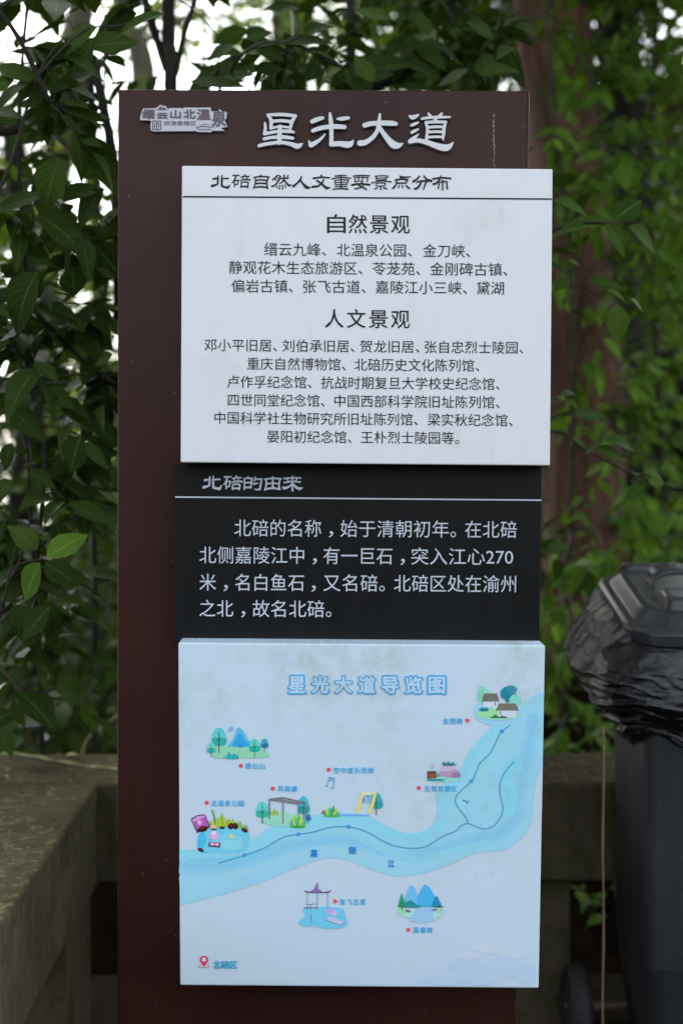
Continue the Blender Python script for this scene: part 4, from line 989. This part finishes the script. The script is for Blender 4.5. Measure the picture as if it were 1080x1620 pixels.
# black bag folded over the rim
t = NT('black_bag_film'); co = t.coord(); t.base((.005, .0055, .006))
w1 = t.noise(t.coord((1.2, 1.2, 6)), 7, 6, .62); w2 = t.noise(t.coord((1, 1, 1)), 13, 5, .6); w3 = t.noise(t.coord((4, 4, 22)), 9, 4, .6)
rid = t.math('ABSOLUTE', t.math('SUBTRACT', w1, .5)); rid2 = t.math('ABSOLUTE', t.math('SUBTRACT', w2, .5)); rid3 = t.math('ABSOLUTE', t.math('SUBTRACT', w3, .5))
t.bump(t.math('ADD', t.math('ADD', t.math('MULTIPLY', rid, 2.2), rid2), t.math('MULTIPLY', rid3, .9)), 1.0, .0035); t.rough(.10); t.b.inputs['Specular IOR Level'].default_value = .7; t.b.inputs['IOR'].default_value = 1.52
M_BAG = t.m
rows, cols_ = 110, 340
mb = MB()
for i in range(rows + 1):
    v = i / rows
    for k in range(cols_):
        u = k / cols_ * 2 * math.pi
        # rounded-square direction round the bin centre
        cx0, cy0 = (XL + XR) / 2, (BF + BB) / 2
        c_, s_ = math.cos(u), math.sin(u); e = 5.0
        rr = (abs(c_) ** e + abs(s_) ** e) ** (-1 / e)
        left = max(0, -c_) ** 2
        bulge = .020 + .050 * math.sin(min(1, v * 1.25) * math.pi) ** .8 + left * (.055 * math.sin(min(1, (v * .85 + .16)) * math.pi)) 
        if v > .88: bulge -= (v - .88) * .35
        nz = noise.noise(Vector((c_ * 2.4, s_ * 2.4, v * 1.8))) * .020
        xx, zz = c_ * rr, v
        front = max(0, -s_) ** .5
        q1 = noise.noise(Vector((xx * 2.0 + 3, s_ * 1.5, zz * 5.5 + xx * 2.4)))
        q2 = noise.noise(Vector((xx * 4.2 + 9, s_ * 3, zz * 11.0 - xx * 3.0)))
        q3 = noise.noise(Vector((xx * 3.0 + 5, s_ * 4, zz * 24.0 + xx * 5.0)))
        fold = (max(0, 1 - abs(q1) * 4.0) ** 1.5) * .016 * (.18 + .82 * front) + (max(0, 1 - abs(q2) * 3.4) ** 1.5) * .0055 * (.06 + .94 * front) + max(0, 1 - abs(q3) * 3) * .0016 * front
        fold += (max(0, 1 - abs(noise.noise(Vector((c_ * 5.2 + v * 1.6, s_ * 5.2, v * .8)))) * 5) ** 1.5) * .007 * (1 - front * .7)
        hx, hy = (XR - XL) / 2 + bulge + nz + fold, (BB - BF) / 2 + bulge * .7 + nz + fold
        x = cx0 + hx * c_ * rr; y = cy0 + hy * s_ * rr
        ztop = lidz(y, 1.072) + .0 + left * .012; zbot = .835 + .03 * noise.noise(Vector((c_ * 3, s_ * 3, 4))) + .03 * c_ + .02 * math.sin(u * 7)
        z = ztop + (zbot - ztop) * v
        mb.v.append((x, y, z))
# turned-in bottom hem and tucked top
for k in range(cols_):
    a = Vector(mb.v[rows * cols_ + k]); c0 = Vector(((XL + XR) / 2, (BF + BB) / 2, a.z + .03)); mb.v.append(tuple(a.lerp(c0, .10)))
for k in range(cols_):
    a = Vector(mb.v[k]); c0 = Vector(((XL + XR) / 2, (BF + BB) / 2, a.z - .01)); mb.v.append(tuple(a.lerp(c0, .09)))
mb.f = [(i * cols_ + k, (i + 1) * cols_ + k, (i + 1) * cols_ + (k + 1) % cols_, i * cols_ + (k + 1) % cols_) for i in range(rows + 1) for k in range(cols_)]
mb.f += [((rows + 2) * cols_ + k, k, (k + 1) % cols_, (rows + 2) * cols_ + (k + 1) % cols_) for k in range(cols_)]
mb.c = [None] * len(mb.f)
bag = mb.build('bin_bag', M_BAG, origin=((XL + XR) / 2, .6, .8), smooth=True, label='shiny black plastic bag folded over the rim of the wheeled bin', category='bag')
# thin cane beside the bin
m = MB(); a = P(953.5, 1150, 3.15); b = P(953, 1650, 3.15); b2 = a + (b - a) * (a.z / (a.z - b.z))
pts = [a.lerp(b2, k / 14) + Vector((.0012 * math.sin(k * 1.1), 0, 0)) for k in range(15)]
m.tube(pts, [.0024 + (.0008 if k % 4 == 0 else 0) for k in range(15)], 8)
m.build('thin_cane', mat_noise('tan_cane', (.13, .09, .045), (.24, .16, .08), 20, .6, .1), origin=b2, smooth=True, label='thin tan cane standing upright left of the wheeled bin', category='cane')

# ------------------------------------------------------------------ near plants
def PT(*a): return [P(*q) for q in a]
G1 = 'leafy shrubs growing behind the bench'
plant('leafy_shrub', 'dark broad-leaved shrub filling the left edge beside the brown sign', 'shrub', P(60, 1185, 4.3) * 1,
      [(PT((70, 1250, 4.1), (60, 1000, 3.7), (45, 700, 3.4), (42, 480, 3.3), (30, 200, 3.3), (50, -60, 3.4)), .006, .004),
       (PT((-40, 215, 3.25), (40, 200, 3.3), (100, 165, 3.35), (155, 152, 3.4)), .013, .009),
       (PT((190, 520, 3.6), (183, 300, 3.6), (172, 210, 3.6), (160, 148, 3.6), (150, 90, 3.7)), .015, .008),
       (PT((45, 480, 3.3), (100, 540, 3.4), (150, 585, 3.5), (190, 612, 3.6)), .005, .006),
       (PT((45, 1000, 3.5), (60, 870, 3.2), (70, 700, 3.2), (20, 540, 3.2)), .006, .003),
       (PT((80, 165, 3.0), (30, 60, 3.0), (-30, -20, 3.0)), .006, .004),
       (PT((150, 1250, 4.2), (150, 900, 4.0), (145, 600, 3.9), (185, 380, 4.0)), .010, .006)],
      [((-60, 185), (-40, 330), (2.95, 3.9), 36), ((-60, 185), (330, 560), (2.95, 3.9), 38), ((-60, 190), (560, 800), (3.0, 4.0), 27), ((-60, 185), (800, 1150), (3.1, 4.3), 34), ((-60, 110), (750, 1010), (2.9, 3.4), 8)],
      .108, M_LEAFDARK, 300, 11, G1, per=(5, 8), stem_mat=M_BARKDARK)
plant('leafy_shrub', 'dark leafy shrub rising above the top edge of the brown sign', 'shrub', P(270, 1185, 4.6),
      [(PT((272, 1250, 4.4), (272, 700, 4.2), (270, 160, 3.9), (267, 60, 3.9), (266, -60, 3.9)), .022, .016),
       (PT((264, 110, 3.9), (245, 50, 3.9), (215, -50, 3.9)), .013, .009), (PT((276, 120, 3.9), (290, 60, 3.9), (318, -30, 3.9)), .010, .006),
       (PT((272, 700, 4.2), (500, 320, 4.1), (545, 160, 4.0), (556, 60, 4.0), (548, -60, 4.0)), .016, .012),
       (PT((345, 130, 3.6), (375, 92, 3.5), (420, 70, 3.5), (480, 78, 3.5), (530, 105, 3.5)), .006, .003),
       (PT((545, 160, 4.0), (640, 120, 3.9), (740, 60, 3.9), (820, 20, 3.9)), .010, .004),
       (PT((700, 170, 4.2), (710, 60, 4.1), (720, -60, 4.1)), .010, .006)],
      [((320, 560), (40, 160), (3.4, 3.9), 15), ((190, 250), (100, 140), (3.8, 4.2), 1), ((480, 830), (-40, 165), (3.5, 4.3), 46), ((100, 260), (-40, 10), (3.3, 4.0), 4), ((300, 560), (-50, 0), (3.5, 4.0), 5)],
      .10, M_LEAFDARK, 280, 12, G1, per=(5, 7), stem_mat=M_BARKDARK)

def place_leaves(root, items, mat, D, seed=0, shape=None):
    r = random.Random(seed); org = parent_world(root)
    for it in items:
        (bx, by), (tx, ty), w = it[0], it[1], it[2]
        d0 = D + r.uniform(-.05, .05); a, b = P(bx, by, d0), P(tx, ty, d0 + r.uniform(-.03, .05)); d = b - a; L = d.length
        nr = Vector((r.uniform(-.3, .3), -.75, .65 + r.uniform(-.2, .2)))
        o = bpy.data.objects.new('leaf', leaf_mesh(r.randrange(4) if shape is None else shape, mat)); C.objects.link(o); o.parent = root
        m2 = leaf_matrix(a, d, nr, L, w); m2.translation = a - org; o.matrix_local = m2
rt_ = empty('leafy_shrub', P(800, 1185, 4.4), 'broad-leaved shrub spray reaching past the right edge of the white panel', 'shrub', G1)
for k, (pts, r0, r1) in enumerate([(PT((800, 1250, 4.3), (790, 800, 4.0), (800, 560, 3.6), (830, 400, 3.3), (880, 362, 3.2), (935, 352, 3.15), (985, 355, 3.15)), .009, .0015),
        (PT((830, 400, 3.3), (880, 420, 3.25), (910, 447, 3.2), (955, 472, 3.2)), .003, .001), (PT((790, 760, 3.9), (868, 684, 3.4), (930, 715, 3.3), (1000, 750, 3.25), (1085, 786, 3.2)), .004, .0018), (PT((800, 720, 3.9), (860, 670, 3.4), (905, 650, 3.3), (930, 660, 3.3)), .003, .001)]):
    q_ = [Vector(v) for v in smooth_pts(pts, 6)]; mb = MB(); n = len(q_); mb.tube(q_, [r0 + (r1 - r0) * i / (n - 1) for i in range(n)], 6); mb.build('trunk' if k == 0 else 'branch', M_TWIG, rt_, smooth=True)
c4 = lambda x, y: (840 + x / 2.89, 300 + y / 2.89)
place_leaves(rt_, [(c4(*a), c4(*b), w) for a, b, w in [((372, 145), (508, 28), 1.25), ((440, 165), (607, 264), 1.0), ((335, 145), (458, 294), 1.1), ((345, 165), (115, 130), .9), ((285, 190), (334, 346), .8), ((185, 170), (150, 308), 1.2), ((100, 50), (276, 84), 1.0), ((190, 190), (252, 250), .9),
   ((250, 415), (440, 440), .7), ((372, 500), (280, 565), 1.3), ((390, 522), (400, 706), 1.35), ((455, 500), (526, 560), 1.1), ((340, 462), (448, 486), .6), ((165, 325), (237, 336), .8), ((190, 470), (118, 500), 1.3), ((175, 410), (95, 455), 1.5),
   ((130, 940), (228, 908), .7), ((150, 942), (218, 988), .9), ((195, 1028), (338, 1030), .7), ((195, 1030), (115, 1025), .8), ((190, 1075), (262, 1078), .6),
   ((335, 1150), (508, 1152), .85), ((330, 1150), (238, 1198), 1.6), ((300, 1185), (408, 1180), 1.0), ((300, 1190), (440, 1236), .7), ((480, 1310), (482, 1262), 1.0), ((510, 1290), (632, 1298), .9), ((520, 1350), (428, 1400), 1.5), ((535, 1335), (612, 1340), 1.3), ((612, 1345), (692, 1345), .8), ((675, 1385), (620, 1432), 1.4), ((90, 960), (130, 958), .8)]], M_LEAFMID, 3.2, 5)
rt_ = empty('leafy_shrub', P(20, 1185, 3.9), 'large sharp-focus leaves hanging at the left edge, two of them fresh green', 'shrub', G1)
for k, (pts, r0, r1) in enumerate([(PT((-30, 1300, 4.0), (-40, 1100, 3.5), (5, 960, 3.05), (20, 900, 3.0), (70, 884, 2.95)), .006, .0015), (PT((-40, 1100, 3.5), (-60, 700, 3.1), (-30, 400, 3.0), (20, 250, 3.0), (60, 120, 3.0), (100, 60, 3.0)), .006, .002),
        (PT((-50, 700, 3.1), (20, 640, 3.1), (80, 600, 3.1), (140, 590, 3.1)), .004, .0015), (PT((60, 120, 3.0), (130, 50, 3.0), (190, 40, 3.05), (260, 24, 3.1)), .003, .001), (PT((0, 960, 3.1), (40, 860, 3.1), (50, 780, 3.1), (45, 640, 3.1)), .003, .002)]):
    q_ = [Vector(v) for v in smooth_pts(pts, 6)]; mb = MB(); n = len(q_); mb.tube(q_, [r0 + (r1 - r0) * i / (n - 1) for i in range(n)], 6); mb.build('trunk' if k == 0 else 'branch', M_TWIG, rt_, smooth=True)
place_leaves(rt_, [((74, 882), (139, 839), 1.15), ((64, 890), (31, 951), 1.3)], M_LEAFBRIGHT, 2.85, 6, 0)
place_leaves(rt_, [((72, 890), (121, 920), 1.5), ((60, 870), (20, 830), 1.4), ((60, 850), (82, 852), .9), ((150, 60), (107, 124), 1.2), ((155, 42), (92, 72), 1.1), ((262, 22), (178, 36), .8), ((128, 690), (106, 748), 1.7), ((178, 561), (148, 578), 1.2), ((58, 484), (140, 494), .9),
   ((92, 628), (58, 638), .9), ((45, 747), (90, 764), 1.2), ((-8, 105), (72, 126), 1.0), ((115, 425), (118, 470), 1.7), ((155, 425), (182, 440), 1.2), ((60, 340), (150, 385), 1.5), ((95, 250), (60, 330), 1.4), ((180, 250), (120, 235), 1.0), ((0, 330), (70, 300), 1.2), ((60, 430), (0, 520), 1.4), ((165, 300), (110, 350), 1.3),
   ((10, 640), (70, 690), 1.2), ((165, 640), (150, 690), 1.1), ((20, 760), (-30, 800), 1.4), ((100, 320), (165, 275), .9), ((20, 700), (0, 745), 1.3), ((80, 960), (30, 1010), 1.3), ((130, 700), (175, 740), .9)], M_LEAFDARK, 3.05, 7)
rt_ = empty('leafy_shrub', P(420, 1185, 4.2), 'thin branch of dark leaves arching over the top centre of the brown sign', 'shrub', G1)
for k, (pts, r0, r1) in enumerate([(PT((420, 1250, 4.2), (400, 700, 3.9), (350, 200, 3.4), (362, 120, 3.3), (395, 78, 3.25), (440, 66, 3.25), (500, 82, 3.25), (545, 108, 3.25)), .006, .0015), (PT((395, 78, 3.25), (470, 60, 3.25), (560, 10, 3.3)), .003, .001), (PT((500, 300, 3.6), (560, 170, 3.4), (600, 120, 3.35), (680, 60, 3.3)), .004, .001)]):
    q_ = [Vector(v) for v in smooth_pts(pts, 6)]; mb = MB(); n = len(q_); mb.tube(q_, [r0 + (r1 - r0) * i / (n - 1) for i in range(n)], 6); mb.build('trunk' if k == 0 else 'branch', M_TWIG, rt_, smooth=True)
place_leaves(rt_, [((445, 68), (525, 58), .9), ((405, 78), (452, 92), 1.3), ((385, 88), (323, 74), 1.0), ((370, 70), (326, 92), 1.2), ((388, 62), (430, 50), .9), ((300, 128), (392, 134), .7), ((400, 110), (450, 105), 1.2), ((350, 125), (400, 112), 1.0), ((540, 108), (500, 130), 1.3), ((545, 110), (560, 135), 1.2),
   ((560, 122), (656, 72), .9), ((575, 125), (622, 112), 1.2), ((640, 100), (700, 118), 1.1), ((590, 130), (560, 85), 1.0), ((660, 70), (740, 75), .9), ((680, 55), (660, 20), 1.2), ((620, 30), (560, 12), 1.0), ((480, 55), (530, 25), 1.0), ((740, 110), (690, 135), 1.0), ((780, 60), (740, 30), 1.2), ((760, 120), (820, 95), .9), ((630, 140), (700, 132), .8)], M_LEAFDARK, 3.25, 9)
plant('ivy_growth', 'fresh green climbing leaves hanging round the reddish trunk on the right', 'climber', P(940, 1185, 5.4),
      [(PT((880, 1250, 5.2), (900, 900, 5.1), (905, 500, 5.0), (870, 100, 5.0), (860, -80, 5.0)), .012, .006),
       (PT((1040, 1250, 5.6), (1050, 800, 5.6), (1030, 400, 5.6), (1040, -60, 5.6)), .016, .010), (PT((1050, 500, 5.6), (980, 300, 5.3), (930, 120, 5.2)), .008, .004),
       (PT((1050, 900, 5.6), (1000, 760, 5.2), (960, 640, 5.2)), .008, .004)],
      [((870, 1120), (-60, 300), (4.9, 6.3), 120), ((940, 1120), (300, 620), (5.0, 6.3), 85), ((875, 960), (200, 820), (4.8, 5.2), 26), ((950, 1120), (620, 900), (4.8, 6.0), 60), ((860, 950), (880, 1200), (4.3, 5.2), 26), ((930, 1000), (860, 900), (4.4, 5.0), 5)],
      .085, M_LEAFBRIGHT, 300, 31, 'climbers on the wooded bank', per=(5, 9), tlen=(.12, .26), droop=.5)
plant('small_weed', 'small bright green weed growing under the bench between leg and bin', 'weed', P(940, 1630, 4.3),
      [(PT((945, 1630, 4.3), (940, 1540, 4.3), (935, 1450, 4.3)), .004, .002), (PT((950, 1630, 4.4), (955, 1500, 4.4), (960, 1410, 4.4)), .004, .002), (PT((925, 1630, 4.2), (918, 1570, 4.2), (915, 1500, 4.2)), .004, .002)],
      [((905, 975), (1400, 1470), (4.15, 4.6), 8), ((905, 975), (1470, 1600), (4.1, 4.6), 16)], .052, M_LEAFBRIGHT, 120, 41, None, per=(4, 6), tlen=(.05, .1))
plant('leafy_shrub', 'shadowy low shrub behind the left end of the bench', 'shrub', P(60, 1185, 5.2),
      [(PT((60, 1260, 5.2), (70, 1100, 5.0), (60, 950, 5.0)), .012, .006), (PT((160, 1260, 5.0), (150, 1100, 4.9), (170, 980, 4.9)), .010, .004), (PT((-20, 1260, 5.4), (-10, 1000, 5.3)), .012, .006)],
      [((-60, 190), (930, 1210), (4.5, 5.6), 75), ((-60, 190), (760, 950), (4.8, 5.8), 34)], .10, M_LEAFDARK, 200, 51, G1, per=(5, 8), droop=.5)
# bare arching tendril on the left and two stalks by the sign
m = MB(); m.tube(smooth_pts(PT((-10, 1050, 3.9), (25, 1085, 3.9), (45, 1150, 3.95), (52, 1200, 4.0)), 5), .0028, 6)
m.build('bare_tendril', mat_noise('reddish_tendril', (.10, .05, .04), (.2, .1, .08), 20, .6, 0), origin=P(52, 1200, 4.0), smooth=True, label='thin reddish arching tendril above the left bench', category='tendril')
m = MB(); m.tube(smooth_pts(PT((190, 1128, 4.3), (165, 1150, 4.3), (140, 1168, 4.3), (128, 1200, 4.3)), 5), .0045, 6)
m.build('dry_stalk', mat_noise('dry_tan_stalk', (.14, .11, .05), (.25, .2, .1), 20, .7, 0), origin=P(128, 1200, 4.3), smooth=True, label='slanting dry tan stalk beside the brown sign above the bench', category='stalk')

# ------------------------------------------------------------------ trees behind
G2 = 'trees on the wooded bank'
def TB(px, D, z=None):
    p = P(px, 700, D); return Vector((p.x, p.y, terrain(p.x, p.y) - .1))
def up(px, py, D): return P(px, py, D)
tree('bark_tree', 'large reddish fibrous-barked trunk right of the white panel', TB(930, 6.0), ([TB(930, 6.0), up(925, 900, 5.95), up(915, 600, 5.9), up(892, 250, 5.9), up(868, -50, 5.9), up(850, -700, 6)], .185, .14),
     [(P(900, -350, 6.2), (1.6, 1.5, .9), 1500), (P(1150, -250, 6.5), (1.4, 1.5, .9), 1200), ((.5, .2, 4.6), (2.6, 1.8, .6), 5000), ((-1.6, 2.9, 4.4), (1.9, 1.1, .5), 3200), ((1.6, 2.7, 4.4), (1.8, 1.1, .5), 3000), ((-.1, 3.6, 4.6), (1.6, 1.1, .45), 4500), ((-2.6, .6, 4.6), (1.3, 1.8, .5), 2800), ((0, -.9, 5.4), (3.2, 1.0, .5), 900)], .15, M_LEAFMID, M_BARKRED, 61, G2)  # later overhead blobs, out of view, are added to shade bench, bin and sign
tree('bark_tree', 'darker slim trunk standing deeper behind the right climbers', TB(990, 7.6), ([TB(990, 7.6), up(990, 700, 7.6), up(985, 300, 7.6), up(970, -100, 7.6), up(960, -500, 7.6)], .14, .10),
     [(P(1000, 250, 8.2), (1.3, .8, 1.3), 1600), (P(850, -50, 8.0), (1.2, 1, 1.0), 1500), (P(1080, 600, 8.4), (1.0, .8, 1.2), 1300), (P(930, 800, 8.4), (.9, .8, 1.0), 1100)], .10, M_LEAFMID, M_BARKDARK, 62, G2)
tree('broadleaf_tree', 'bushy green tree filling the gap above the sign on the right', TB(760, 8.6), ([TB(760, 8.6), up(760, 400, 8.6), up(740, 60, 8.6), up(730, -300, 8.6)], .12, .07),
     [(P(700, 60, 8.8), (1.0, .9, .8), 1000), (P(820, 80, 8.4), (.8, .8, .9), 1100), (P(620, 90, 9.2), (.9, .9, .6), 520), (P(860, 400, 8.6), (.8, .6, 1.2), 900), (P(700, -200, 8.4), (1.5, 1, .8), 900)], .11, M_LEAFMID, M_BARKGREY, 63, G2)
tree('broadleaf_tree', 'pale olive trunk leaning behind the left shrub', TB(80, 9.5), ([TB(95, 9.5), up(110, 900, 9.5), up(85, 650, 9.5), up(75, 400, 9.5), up(130, 0, 9.5), up(150, -300, 9.5)], .14, .08),
     [(P(60, 900, 9.6), (.7, .7, .7), 420), (P(-20, 350, 9.5), (.8, .7, 1.0), 600), (P(100, 60, 9.5), (.9, .9, .7), 220)], .11, M_LEAFMID, M_BARKGREY, 64, G2)
tree('broadleaf_tree', 'slender tree with blurred olive trunk above the sign\'s left corner', TB(225, 10.5), ([TB(240, 10.5), up(240, 500, 10.5), up(225, 110, 10.5), up(195, 30, 10.5), up(180, -200, 10.5)], .11, .07),
     [(P(330, 20, 10.8), (.8, .7, .35), 260), (P(150, 350, 10.8), (.5, .7, .9), 420), (P(420, 60, 11), (.8, .7, .5), 330)], .11, M_LEAFYELLOW, M_BARKGREY, 65, G2)
tree('broadleaf_tree', 'dark straight trunk seen over the middle of the sign', TB(455, 11.0), ([TB(455, 11), up(455, 500, 11), up(456, 80, 11), up(458, -200, 11)], .17, .12),
     [(P(520, 80, 11.5), (1.0, .7, .5), 420), (P(640, 30, 12), (1.2, .8, .7), 700), (P(420, -60, 11.5), (1.0, .7, .35), 260)], .12, M_LEAFYELLOW, M_BARKDARK, 66, G2)
tree('far_tree', 'sunny yellow-green tree glowing far behind the left of the sign', TB(190, 16), ([TB(190, 16), up(190, 800, 16), up(185, 600, 16)], .14, .08),
     [(P(170, 760, 16.5), (1.0, .9, 1.5), 1300), (P(230, 900, 16), (1.2, .9, 1.3), 1100), (P(90, 1000, 17), (1.3, .9, 1.0), 900)], .15, M_LEAFYELLOW, M_BARKGREY, 67, G2)
tree('far_tree', 'hazy olive tree beyond the far left shrub leaves', TB(-30, 15), ([TB(-30, 15), up(-20, 700, 15), up(0, 300, 15)], .16, .08),
     [(P(0, 620, 15), (.9, .9, .9), 300), (P(60, 150, 15), (1.3, .9, 1.2), 520), (P(40, 880, 15), (1.6, .9, .8), 800)], .14, M_LEAFMID, M_BARKGREY, 68, G2)
# ground ivy covering the right bank
rng = random.Random(77); ms = []
while len(ms) < 9000:
    x, y = rng.uniform(-.4, 7), 1.5 + 9 * rng.random() ** 1.2
    if rng.random() < .5: x = rng.uniform(.2, 4.5)
    z = terrain(x, y) + .05 + rng.random() ** 2 * .55
    d = Vector((rng.gauss(0, 1), rng.gauss(-.6, 1), rng.gauss(-.3, .4))); nr = Vector((rng.gauss(0, .4), rng.gauss(-.4, .4), 1)).normalized()
    ms.append(leaf_matrix(Vector((x, y, z)), d, nr, rng.uniform(.05, .12)))
gr = obj('ground_ivy', None)
bpy.data.objects.remove(gr)
rootless = joined_leaves('ground_ivy', ms, M_LEAFMID, None, rng, kind='stuff')
rootless['label'] = 'dense green ground cover on the wooded bank behind the bench'; rootless['category'] = 'ground cover'

# unseen trees added behind the camera to shade the sign and the whole place
for k, (x, y, h) in enumerate(((-3.2, -8.5, 1.9), (2.6, -9.0, 2.1), (-.2, -11.0, 2.6))):
    tree('added_shade_tree', ('unseen broad tree added behind the camera, left, to shade the sign', 'unseen broad tree added behind the camera, right, to shade the sign', 'unseen taller tree added behind the camera, middle, to shade the sign')[k],
         (x, y, 0), ([(x, y, -.05), (x + .1, y, h * .6), (x, y, h)], .17, .09), [((x, y, h * .55), (2.3, 1.2, 1.2), 2600), ((x, y, h), (2.2, 1.4, 1.1), 2600)], .16, M_LEAFMID, M_BARKDARK, 90 + k, 'unseen trees added for shade')

tree('broadleaf_tree', 'shady low-branched tree behind the left shrub close to the bench', TB(40, 6.6), ([TB(40, 6.6), up(30, 900, 6.6), up(50, 600, 6.6), up(20, 200, 6.6)], .09, .05),
     [(P(60, 560, 6.8), (.5, .5, .45), 330), (P(20, 800, 6.8), (.5, .5, .5), 480), (P(130, 930, 7.2), (.5, .5, .5), 420), (P(100, 1080, 6.6), (.6, .5, .35), 600), (P(-10, 350, 6.8), (.35, .5, .5), 250), (P(60, 1300, 6.0), (.9, .5, .6), 900)], .10, M_LEAFMID, M_BARKDARK, 71, G2)

tree('broadleaf_tree', 'dense unseen tree added outside the left side of the bench to block bright sky', (-3.4, 1.0, 0), ([(-3.4, 1.0, -.05), (-3.3, 1.0, 2), (-3.3, 1.1, 4.2)], .13, .07),
     [((-3.4, 1.0, 2.3), (.9, 1.6, 1.2), 2600), ((-3.0, 1.6, 4.2), (1.5, 1.5, .9), 2600), ((-3.6, 3.6, 2.6), (1.1, 1.1, 1.6), 1800)], .13, M_LEAFMID, M_BARKDARK, 72, G2)  # out of view; added to keep left sky off bag and bench top
tree('broadleaf_tree', 'small-leaved tree closing the gap just left of the sign', TB(165, 8.2), ([TB(165, 8.2), up(160, 700, 8.2), up(150, 300, 8.2), up(140, 60, 8.2)], .05, .03),
     [(P(130, 430, 8.4), (.4, .4, .4), 230), (P(120, 650, 8.4), (.5, .4, .5), 400), (P(60, 220, 8.4), (.5, .4, .4), 80)], .085, M_LEAFYELLOW, M_BARKDARK, 73, G2)

tree('broadleaf_tree', 'bushy tree added out of sight behind the sign, left half, to block sky glare', TB(330, 8.6), ([TB(330, 8.6), up(330, 800, 8.6), up(320, 400, 8.6)], .10, .05),
     [(P(290, 480, 8.6), (.5, .7, .7), 1100), (P(430, 700, 8.2), (.8, .7, .8), 1500), (P(300, 950, 7.6), (.6, .7, .6), 1200)], .12, M_LEAFMID, M_BARKDARK, 74, G2)  # added behind the board so the bag reflects leaves instead of sky
tree('broadleaf_tree', 'bushy tree added out of sight behind the sign, right half, to block sky glare', TB(620, 8.8), ([TB(620, 8.8), up(620, 800, 8.8), up(610, 400, 8.8)], .10, .05),
     [(P(580, 400, 8.8), (.9, .7, .6), 1500), (P(620, 800, 8.0), (.9, .7, .8), 1500), (P(700, 1100, 6.6), (.8, .6, .5), 1100)], .12, M_LEAFMID, M_BARKDARK, 75, G2)  # second hidden tree, added for the same block on sky reflections

tree('leafy_shrub', 'thick hidden shrub added directly behind the sign to cut sky glare on the bag', P(520, 1185, 4.6) * 1, ([P(520, 1250, 4.6), P(510, 800, 4.5), P(520, 400, 4.5)], .03, .015),
     [(P(400, 420, 4.5), (.35, .25, .25), 1100), (P(620, 400, 4.4), (.35, .25, .25), 1300), (P(500, 700, 4.5), (.5, .25, .4), 1600), (P(640, 850, 4.5), (.35, .25, .35), 1000), (P(560, 250, 4.7), (.25, .2, .12), 600)], .085, M_LEAFDARK, M_BARKDARK, 76, G1)  # unseen shrub added to screen the bag's left side from bright sky
for o_ in list(C.objects):
    if o_.get('category') == 'tree' and o_.name.startswith('leafy_shrub'): o_['category'] = 'shrub'
